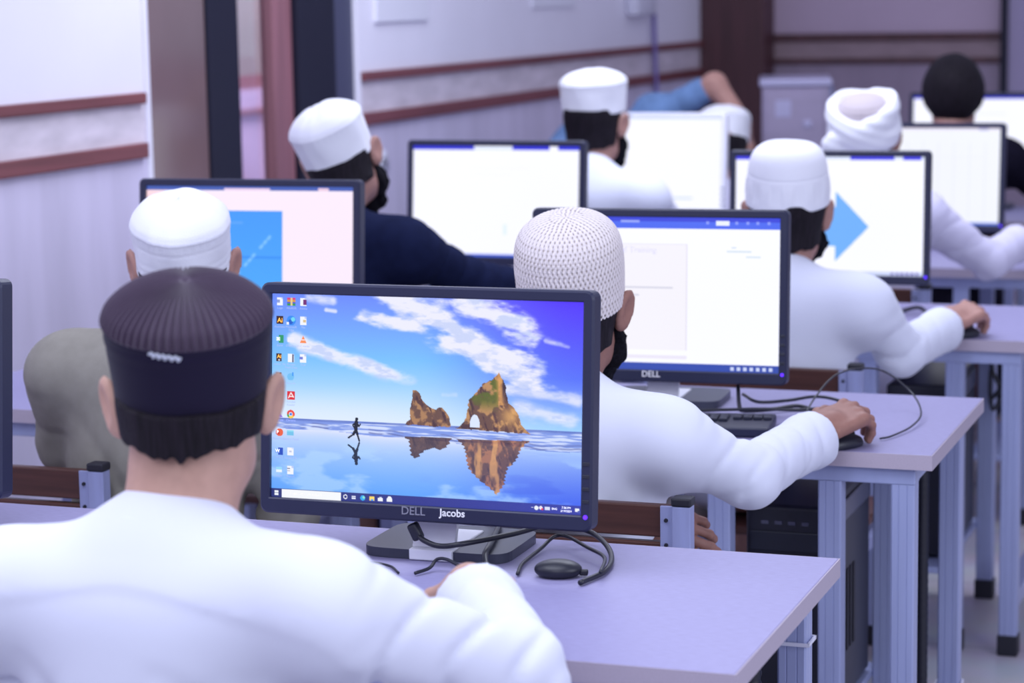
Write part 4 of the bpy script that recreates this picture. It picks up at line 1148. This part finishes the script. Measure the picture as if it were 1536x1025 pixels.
    if seat:
        for q in (-1,1):
            kn = np.array((hip[0]+q*.085, hip[1]+.34, .485)); g.cap(hip+np.array((q*.07,.02,.0)), kn, .100, .078, .05)
        lo = .398
    else:
        g.cap(hip, hip+np.array((0,0,-.30)), .17, .19, .06); lo = .66
    g.cut.append(lambda X,Y,Z: lo-Z+0*X+0*Y)
    sf = sleeve_folds(segs)
    by = cs[1]
    def disp(x, y, z):
        d = sf(x,y,z)
        m = np.clip((SL[2]-.03-z)/.12, 0, 1)
        w1 = 1.5*n3(x,y,z,5.,5.); w2 = 1.6*n3(x,y,z,7.,9.)
        c1 = np.exp(-(np.sin(17*(x-hx)+15*(z-hz)+w1)/.38)**2); c2 = np.exp(-(np.sin(-13*(x-hx)+21*(z-hz)+w2)/.34)**2)
        d = d-amp*m*(.0075*c1*np.clip(n3(x,y,z,4.5,2.)+.45,0,1)+.0065*c2*np.clip(n3(x,y,z,4.,7.)+.35,0,1))
        c3 = np.exp(-(np.sin(31*(x-hx)-19*(z-hz)+.9*n3(x,y,z,6.,3.))/.36)**2)
        d = d-amp*m*.0050*c3*np.clip(1.6*n3(x,y,z,5.,8.)+.35,0,1)
        d = d+.0022*n3(x,y,z,14.,4.)
        if yoke:
            q = (z-SL[2]-.018+.42*np.abs(x-hx)**1.5)*.75+(y-by+.045)*.66
            d = d+.0012*np.tanh(q/.0025)*np.clip((by+.06-y)/.05, 0, 1)*np.exp(-(q/.05)**2)
        return d
    g.disp = disp
    K = obj('kurta', quads(*g.mesh()), M[kurta], P, True)
    # collar band hugging the neck
    prof = [(.0,0)]
    bm = bmesh.new()
    rr = neck_r+.010
    col = lathe([(rr+.010,-.03),(rr+.0065,-.010),(rr+.0045,.006),(rr+.0035,.016),(rr+.001,.019),(rr-.003,.017),(rr-.004,.0),(rr-.006,-.03)], 72, 1.06, 1.06)
    ax = unit(w((0,-.022,-.045))-N); Q = Vector((0,0,1)).rotation_difference(Vector(ax)).to_matrix().to_4x4()
    col.transform(Matrix.Translation(Vector(N+np.array((0,.004,.010)))) @ Q)
    obj('collar', col, M[kurta], K, True)
    # ---- trousers
    tr = Solid(.011)
    if seat:
        for q in (-1,1):
            kn = np.array((hip[0]+q*.085, hip[1]+.365, .475)); an = np.array((hip[0]+q*.085, hip[1]+.34, .11))
            tr.cap(hip+np.array((q*.07,.05,-.01)), kn, .082, .070, .03); tr.cap(kn, an, .068, .060, .03)
        tr.cut.append(lambda X,Y,Z: .402-Z+np.where(Y < hip[1]+.33, 0, -1)+0*X)
    else:
        for q in (-1,1):
            kn = np.array((hip[0]+q*.10, hip[1]+.03, .46)); an = np.array((hip[0]+q*.11, hip[1], .11))
            tr.cap(hip+np.array((q*.07,.0,-.02)), kn, .09, .075, .03); tr.cap(kn, an, .075, .065, .03)
    obj('trousers', quads(*tr.mesh()), M[trouser], P, True)
    Mx = None
    if cap:
        Mx = Matrix.Translation(Vector(w(cap.get('at',(0,-.008,.030))))) @ Matrix([list(r_) for r_ in Rh]).to_4x4() @ Matrix.Rotation(cap.get('tilt',.25),4,'X') @ Matrix.Rotation(cap.get('roll',0.),4,'Y')
        Mi = np.array(Mx.inverted())
    # ---- hair
    if hair:
        hs = Solid(.004)
        full = (hair == 'full')
        if full:
            hs.ell(w((0,-.014,.040)), (.096,.114,.106), .02, R=Rh)
            for q in (-1,1): hs.ell(w((q*.072,-.012,.018)), (.028,.040,.050), .03, R=Rh)
            hs.ell(w((0,-.040,-.010)), (.080,.075,.085), .03, R=Rh)
            hs.ell(w((0,.060,.085)), (.062,.04,.04), .03, R=Rh)
        else:
            hs.ell(w((0,-.013,.034)), (.0845,.1045,.094), .02, R=Rh)
            
            for q in (-1,1): hs.cap(w((q*.006,-.032,-.005)), w((q*.003,-.030,nape-.02)), neck_r+.009, neck_r+.0055, .02)
        Ri = Rh.T
        def cut(X, Y, Z):
            x, y, z = X-H[0], Y-H[1], Z-H[2]
            hxx = Ri[0,0]*x+Ri[0,1]*y+Ri[0,2]*z; hyy = Ri[1,0]*x+Ri[1,1]*y+Ri[1,2]*z; hzz = Ri[2,0]*x+Ri[2,1]*y+Ri[2,2]*z
            jag = .0035*np.sin(hxx*150+3*np.sin(hxx*71))+.0015*np.sin(hxx*410+1)
            tail = .009*np.exp(-((hxx+.010)/.026)**2)
            low = nape+jag-tail+.42*np.clip(np.abs(hxx)-.045,0,1) - hzz
            # hairline: behind the ears below, forward to the temple above
            edge = np.where(hzz < .024, -.010-.30*np.clip(-.035-hzz,0,.1), -.010+2.2*np.clip(hzz-.024,0,.03))
            front = hyy-edge
            o = np.maximum(low, front)
            if cap: o = np.maximum(o, Mi[2,0]*X+Mi[2,1]*Y+Mi[2,2]*Z+Mi[2,3]-.016)
            return o
        hs.cut.append(cut)
        hs.disp = lambda x,y,z: .0016*n3(x,y,z*.25,95.,2.)
        V, F = hs.mesh()
        obj('hair', quads(V, F), M['hair'], P, True)
    if beard:
        b = Solid(.0045)
        ln = beard
        for q in (-1,1):
            b.cap(w((q*.071,.022,-.018)), w((q*.058,.035,-.070)), .010, .022, .02)
            b.cap(w((q*.058,.035,-.070)), w((q*.030,.075,-.105-ln*.3)), .022, .026, .03)
        b.cap(w((0,.072,-.100)), w((0,.065,-.125-ln)), .034, .022, .03)
        b.disp = lambda x,y,z: .0045*n3(x,y,z,150.,1.)+.003*n3(x,y,z,300.,4.)
        obj('beard', quads(*b.mesh()), M['beard'], P, True)
    if glasses:
        bm = bmesh.new()
        for q in (-1,1):
            tube(bm, [w((q*.088,-.005,.022)), w((q*.082,.05,.022)), w((q*.070,.098,.020))], .0022, 8, 6)
            tube(bm, [w((q*.034+.026*math.cos(a),.104+.003*math.cos(a),.014+.019*math.sin(a))) for a in np.linspace(0,2*PI,13)], .0016, 6, 4)
        tube(bm, [w((-.009,.108,.018)), w((0,.112,.021)), w((.009,.108,.018))], .0016, 6, 4)
        obj('glasses', bm, M['black'], P, True)
    # ---- cap
    if cap:
        cm = cap['make'](cap)
        for nm, me_, m_, par in cm:
            me_.transform(Mx)
            o = obj(nm, me_, m_, P if par is None else PARTS[par], True); PARTS[nm] = o
    return P
PARTS = {}

# ---- caps: each returns [(name, mesh, material, parent part)] in the cap's own frame, z=0 at the lower edge
def res(prof, n):
    prof = np.array(prof, float); s = np.concatenate([[0], np.cumsum(np.hypot(*np.diff(prof, axis=0).T))])
    q = np.linspace(0, s[-1], n); return np.stack([np.interp(q, s, prof[:,0]), np.interp(q, s, prof[:,1])], 1)
def smoothp(pts, n=8):
    c = catmull([(p[0],p[1],0) for p in pts], n); return [(max(.0006,p[0]),p[1]) for p in c]
OY = 1.14
def cap_dark(c):
    r = c['r']
    band = smoothp([(r*.86,.003),(r*.885,.0),(r*.915,.002),(r*.925,.02),(r*.965,.055),(r*1.0,.084),(r*1.005,.090),(r*.985,.0935)], 6)
    bm = lathe(band, 96, 1, OY, lambda U,S,R_,Z: .0007*np.sin(Z*420)*(Z > .07))
    crown = smoothp([(r*.985,.091),(r*1.012,.094),(r*1.005,.101),(r*.94,.1125),(r*.75,.1265),(r*.5,.136),(r*.25,.1405),(r*.12,.1408),(r*.05,.1392),(.0006,.1366)], 10)
    def rib(U,S,R_,Z):
        return .0021*np.sign(np.sin(2*PI*U*62))*np.abs(np.sin(2*PI*U*62))**.7*np.clip((R_-.006)/.035,0,1)*np.clip((Z-.093)/.004,0,1)
    cr = lathe(crown, 62*8, 1, OY, rib)
    tg = []
    bmt = bmesh.new()
    for k in range(16):
        a = -PI/2-.36+.024*k; x, y = r*1.008*math.cos(a), r*1.008*OY*math.sin(a)
        box(bmt, (x,y,.0895+.0011*math.sin(k*2.1)-.00025*k), (.0034,.0016,.0028+.0016*(k%3)), .0005, 1, 0, Matrix.Rotation(.4*math.sin(k*1.7),3,'Y'))
    return [('cap', bm, M['cap_dark'], None), ('cap_crown', cr, M['cap_rib'], 'cap'), ('thread_tag', mesh_from(bmt), M['thread'], 'cap')]
def cap_banded(c):
    r, h = c['r'], c.get('h',.078)
    pr = smoothp([(r*.90,.004),(r*.92,.0),(r*.945,.003),(r*.955,.02),(r*.975,h*.6),(r*1.0,h*.95),(r*1.012,h*1.03),(r*.995,h*1.10),(r*.93,h*1.22),(r*.75,h*1.38),(r*.45,h*1.50),(r*.15,h*1.54),(.0006,h*1.545)], 10)
    def dsp(U,S,R_,Z):
        ring = sum(.0012*np.exp(-((Z-z0)/.0016)**2) for z0 in (h*.14,h*.30,h*.46,h*.78))
        st = .0004*np.sin(2*PI*U*90)*np.exp(-((Z-h*.95)/.008)**2)
        return -ring*c.get('rings',1.)+st+.0010*np.sin(2*PI*U*5+1)*np.sin(Z*60)+.0006*np.sin(2*PI*U*9+2*np.sin(2*PI*U*3)+Z*25)
    return [('cap', lathe(pr, 128, 1, OY, dsp), M['cap_w'], None)]
def cap_tall(c):
    r, h = c['r'], c['h']
    pr = smoothp([(r*.97,.004),(r*.985,.0),(r*1.0,.003),(r*1.0,.02),(r*.965,h*.42),(r*.915,h*.66),(r*.83,h*.83),(r*.66,h*.94),(r*.38,h*.99),(r*.12,h*1.0),(.0006,h)], 10)
    def dsp(U,S,R_,Z):
        seam = -.0014*np.exp(-((Z-h*.52)/.002)**2)
        pan = .0011*np.sign(np.sin(2*PI*U*11))*np.exp(-((Z-h*.28)/(h*.14))**4)
        emb = .0009*np.sin(2*PI*U*66)*np.sin(Z*900)*np.exp(-((Z-h*.28)/(h*.15))**4)
        return seam+pan+emb+.0012*np.sin(2*PI*U*3+.6)*np.clip(Z/h,0,1)
    return [('cap', lathe(res(pr,120), 220, 1, OY, dsp), M['cap_w'], None)]
def cap_crochet(c):
    r, h = c['r'], c['h']
    pr = smoothp([(r*.93,.003),(r*.95,.0),(r*.965,.002),(r*.985,.03),(r*1.0,h*.38),(r*1.0,h*.52),(r*.965,h*.70),(r*.86,h*.84),(r*.66,h*.94),(r*.36,h*.99),(r*.12,h),(.0006,h)], 12)
    rw = .0074
    def pat(U,S,R_,Z):
        row = np.floor(S/rw); fv = S/rw-row-.5
        rr = np.interp((row+.5)*rw, S[:,0], R_[:,0])
        nn = np.maximum(5, np.round(2*PI*rr*1.07/.0086))
        fu = U*nn+.5*(row%2); fu = fu-np.floor(fu)-.5
        dot = np.exp(-((.5-np.abs(fu))/.22)**2-(fv/.40)**2)
        gro = np.exp(-((.5-np.abs(fv))/.10)**2)*.30
        return np.clip(1-dot-gro, 0, 1)
    disp = lambda U,S,R_,Z: .0022*pat(U,S,R_,Z)-.0008
    def colf(U,S,R_,Z):
        p = sm(.10,.80,pat(U,S,R_,Z))[...,None]
        return np.array([.33,.28,.26])*(1-p)+np.array([.76,.70,.70])*p  # holes between stitches: their shade is painted darker into the yarn colour
    return [('cap', lathe(res(pr,190), 460, 1, OY, disp, colf), M['crochet'], None)]
def cap_turban(c):
    r = c['r']
    inner = smoothp([(r*.86,.02),(r*.88,.06),(r*.86,.088),(r*.74,.108),(r*.48,.120),(r*.15,.124),(.0006,.124)], 8)
    inn = lathe(inner, 72, 1, OY, lambda U,S,R_,Z: .0010*np.sin(S*420))
    s = Solid(.004)
    def roll(z, tx, ty, rad, thick, tall):
        def fn(X, Y, Z):
            zz = Z-(z+tx*X+ty*Y)
            q = np.sqrt(X*X+(Y/OY)**2)-rad
            return (np.sqrt((q/thick)**2+(zz/tall)**2)-1)*min(thick, tall)
        s.add(fn, (-rad-thick,-(rad+thick)*OY,z-tall-.05), (rad+thick,(rad+thick)*OY,z+tall+.05), .008)
    roll(.020, .04, .05, r*.97, .017, .038); roll(.055, -.26, .16, r*1.0, .021, .036); roll(.060, .30, .16, r*.98, .020, .034)
    s.ell((-.072,-.088,.006), (.034,.022,.040), .012); s.ell((-.085,-.080,-.022), (.026,.016,.028), .012)
    s.disp = lambda x,y,z: .0010*np.sin(z*210+x*75+2*n3(x,y,z,14.))
    return [('turban_cap', inn, M['turban_in'], None), ('turban_wrap', quads(*s.mesh()), M['cap_w'], None)]
# ------------------------------------------------------------------ the people in the room
def arm_right(r, dx=0, dy=0, dz=0):
    o = np.array((dx, PITCH*(r-1)+dy, dz))
    return (np.array((-.918,3.665,.748))+o, np.array((-.862,3.940,.768))+o, (.55,.75,.22), (.26,-.19,1.), ((.50,.70,.5),(.60,.75,.5),(.70,.75,.5),(.75,.75,.5)), .35)
def fe(r): return 2.600+PITCH*r          # front edge of a desk row

make_person('person', 'person in a white kurta and dark ribbed cap, back turned, nearest the camera',
    (-1.236,2.330,1.101), yaw=.40, pitch=.10, skin='skin_a', kurta='kurta_w', sh=(.20,.225), shdrop=(-.012,-.002), nz=-.164, desk=fe(0),
    R=((-.855,2.37,.785),(-.985,2.545,.82),(-.1,1,-.28),(0,0,1),(.45,.5,.4)), hv=.004, kv=.0055, nape=-.050, neck_r=.065, ear=1.04, amp=2.2,
    yoke=True, cap=dict(make=cap_dark, r=.0940, tilt=.30, at=(0,-.008,.006)))
make_person('person', 'person in an olive grey kurta and white banded cap, by the left wall',
    (-1.969,3.700,1.083), yaw=.40, pitch=.05, skin='skin_b', kurta='kurta_o', lean=(-.035,.0), sh=(.155,.20), shdrop=(.015,0), amp=.8, kv=.007, nape=-.05, trouser='trouser_d', desk=fe(1),
    L=((-2.185,3.63,.755),(-2.10,3.90,.85),(.25,1,-.36),(0,0,1)), cap=dict(make=cap_banded, r=.0885, h=.088, tilt=.40, at=(0,-.010,-.004)))
make_person('person', 'person in a dark navy garment and tilted white cap, reaching right',
    (-2.262,5.060,1.172), yaw=.12, pitch=.05, roll=.30, skin='skin_b', kurta='kurta_n', lean=(.02,.0), sh=(.20,.20), trouser='trouser_d', beard=.02, desk=fe(2),
    R=((-1.96,5.13,.875),(-1.865,5.31,.84),(.5,1,-.30),(0,0,1),(.45,.4,.3)), cap=dict(make=cap_banded, r=.0905, h=.086, tilt=.38, at=(0,-.008,.006), rings=.3))
make_person('person', 'bearded person in a white kurta and cream crocheted cap, hand on a mouse',
    (-1.233,3.700,1.028), yaw=.12, pitch=.06, skin='skin_c', kurta='kurta_w', sh=(.195,.212), shdrop=(0,-.004), R=arm_right(1), hv=.004, kv=.0055, beard=.045, desk=fe(1), hips=(-1.25,3.595,.50),
    L=((-1.38,3.64,.60),(-1.105,3.660,.668),(1,-.06,-.10),(.1,-.75,.45),((.5,.7,.5),(.6,.75,.5),(.7,.8,.5),(.75,.8,.5)),.3),
    cap=dict(make=cap_crochet, r=.0908, h=.155, tilt=.33, at=(0,-.010,.008)))
make_person('person', 'bearded person in a white kurta, upright white cap and glasses, before the silver monitor',
    (-2.068,6.430,1.180), yaw=-.10, pitch=.04, skin='skin_b', kurta='kurta_w', beard=.055, glasses=True, shdrop=(0,-.01), desk=fe(3),
    R=((-1.865,6.47,.88),(-1.745,6.67,.84),(.5,1,-.30),(0,0,1),(.45,.4,.3)), cap=dict(make=cap_banded, r=.0955, h=.080, tilt=.12, at=(0,-.006,.034), rings=.5))
make_person('person', 'person in a white kurta and tall plain white cap, facing the blue arrow',
    (-1.180,5.060,1.060), yaw=.22, pitch=.05, skin='skin_b', kurta='kurta_w', sh=(.19,.20), shdrop=(0,.01), R=arm_right(2), beard=.02, nape=-.078, desk=fe(2), hips=(-1.245,4.955,.50),
    cap=dict(make=cap_tall, r=.0935, h=.134, tilt=.22, at=(0,-.008,.027)))
make_person('person', 'person in a pale lavender kurta and white turban around a beige cap',
    (-1.281,6.430,1.135), yaw=.05, pitch=.14, skin='skin_c', kurta='kurta_l', R=((-.935,6.44,.79),(-.87,6.66,.83),(.9,.45,-.30),(0,0,1),(.45,.5,.4)), trouser='trouser_w', desk=fe(3),
    cap=dict(make=cap_turban, r=.083, tilt=.42, at=(0,-.010,.004)))
make_person('person', 'person in black with a bare head of black hair, in the farthest row',
    (-1.255,7.790,1.190), yaw=.10, pitch=.05, skin='skin_b', kurta='kurta_k', hair='full', ear=.86, trouser='trouser_d', sh=(.20,.20), desk=fe(4),
    R=((-.93,7.78,.86),(-.87,8.01,.83),(.8,.6,-.30),(0,0,1),(.45,.4,.3)))
make_person('person', 'person in a white cap mostly hidden behind the silver rimmed monitor',
    (-2.040,7.790,1.004), yaw=.10, pitch=.28, skin='skin_b', kurta='kurta_l', desk=fe(4), L=((-2.26,7.85,.73),(-2.14,8.02,.83),(.2,1,-.15),(0,0,1)), R=((-1.82,7.85,.73),(-1.94,8.02,.83),(-.2,1,-.15),(0,0,1)), cap=dict(make=cap_banded, r=.090, h=.085, tilt=.05, at=(0,-.006,.028), rings=.3))
make_person('person', 'person in a light blue shirt bending over, bare forearm out, by the left wall',
    (-2.25,8.13,.995), yaw=-.7, pitch=.75, skin='skin_b', kurta='shirt_b', lean=(-.10,.0), sh=(.22,.02), shdrop=(.17,.325), hips=(-2.66,7.80,.86), seat=False, trouser='trouser_d', cuffs=(2,2), nz=.06,
    armr=1.15, R=((-2.125,7.985,1.228),(-2.015,7.97,1.09),(.2,.1,-1),(1,0,.2)), L=((-2.62,8.10,.98),(-2.50,8.22,.81),(.6,.6,-.05),(0,0,1)), desk=fe(4))

make_chair(-1.215, 2.075, 'wooden chair of the nearest person, hidden behind the white back')
make_chair(-1.197, 3.450, 'dark slatted chair with grey posts behind the monitor with the beach picture')
make_chair(-2.241, 3.450, 'dark slatted chair with grey posts behind the person in olive grey')
make_chair(-1.200, 4.815, 'dark slatted chair behind the person facing the blue arrow')
make_chair(-2.285, 4.815, 'dark slatted chair behind the person in navy')
make_chair(-2.09, 6.18, 'dark slatted chair of the person with the upright cap and glasses')
make_chair(-1.29, 6.18, 'dark slatted chair of the turbaned person')
make_chair(-1.255, 7.545, 'dark slatted chair of the bare headed person in black')
make_chair(-2.04, 7.545, 'dark slatted chair of the person behind the silver rimmed monitor')
make_mouse(-.835, 3.995, -.63, 'black mouse under the hand of the person in the crocheted cap')
make_mouse(-.835, 5.360, -.63, 'black mouse under the hand of the person facing the blue arrow')

# ------------------------------------------------------------------ light
def area(name, loc, size, power, color, target=None):
    l = bpy.data.lights.new(name, 'AREA'); l.shape = 'RECTANGLE'; l.size, l.size_y = size; l.energy = power; l.color = color
    o = bpy.data.objects.new(name, l); COL.objects.link(o); o.location = loc
    if target is not None:
        o.rotation_euler = (Vector(target)-Vector(loc)).to_track_quat('-Z', 'Y').to_euler()
    return o
COOL = (.80,.85,1.)
area('overhead_light', (-1.6, 2.2, 3.0), (2.2,1.6), 54, COOL)
area('overhead_light', (-1.7, 6.0, 3.0), (2.2,1.6), 72, COOL)
area('overhead_light', (-.9, -.6, 2.9), (2.2,1.6), 42, COOL, (-1.4,2.6,.9))  # added fill from behind the camera, brightening the turned backs
area('window_light', (1.8, 2.2, 2.0), (2.0,1.6), 42, (.80,.85,1.), (-1.6,4.0,.7))
area('corridor_fill', (-3.7, 9.0, 2.9), (.8,3.0), 85, (.95,.88,1.))  # added light, no fitting: brightens the corridor behind the glass
wd = bpy.data.worlds.new('world'); SC.world = wd; wd.use_nodes = True
bg = wd.node_tree.nodes['Background']; bg.inputs['Color'].default_value = (.70,.71,1.,1); bg.inputs['Strength'].default_value = .60
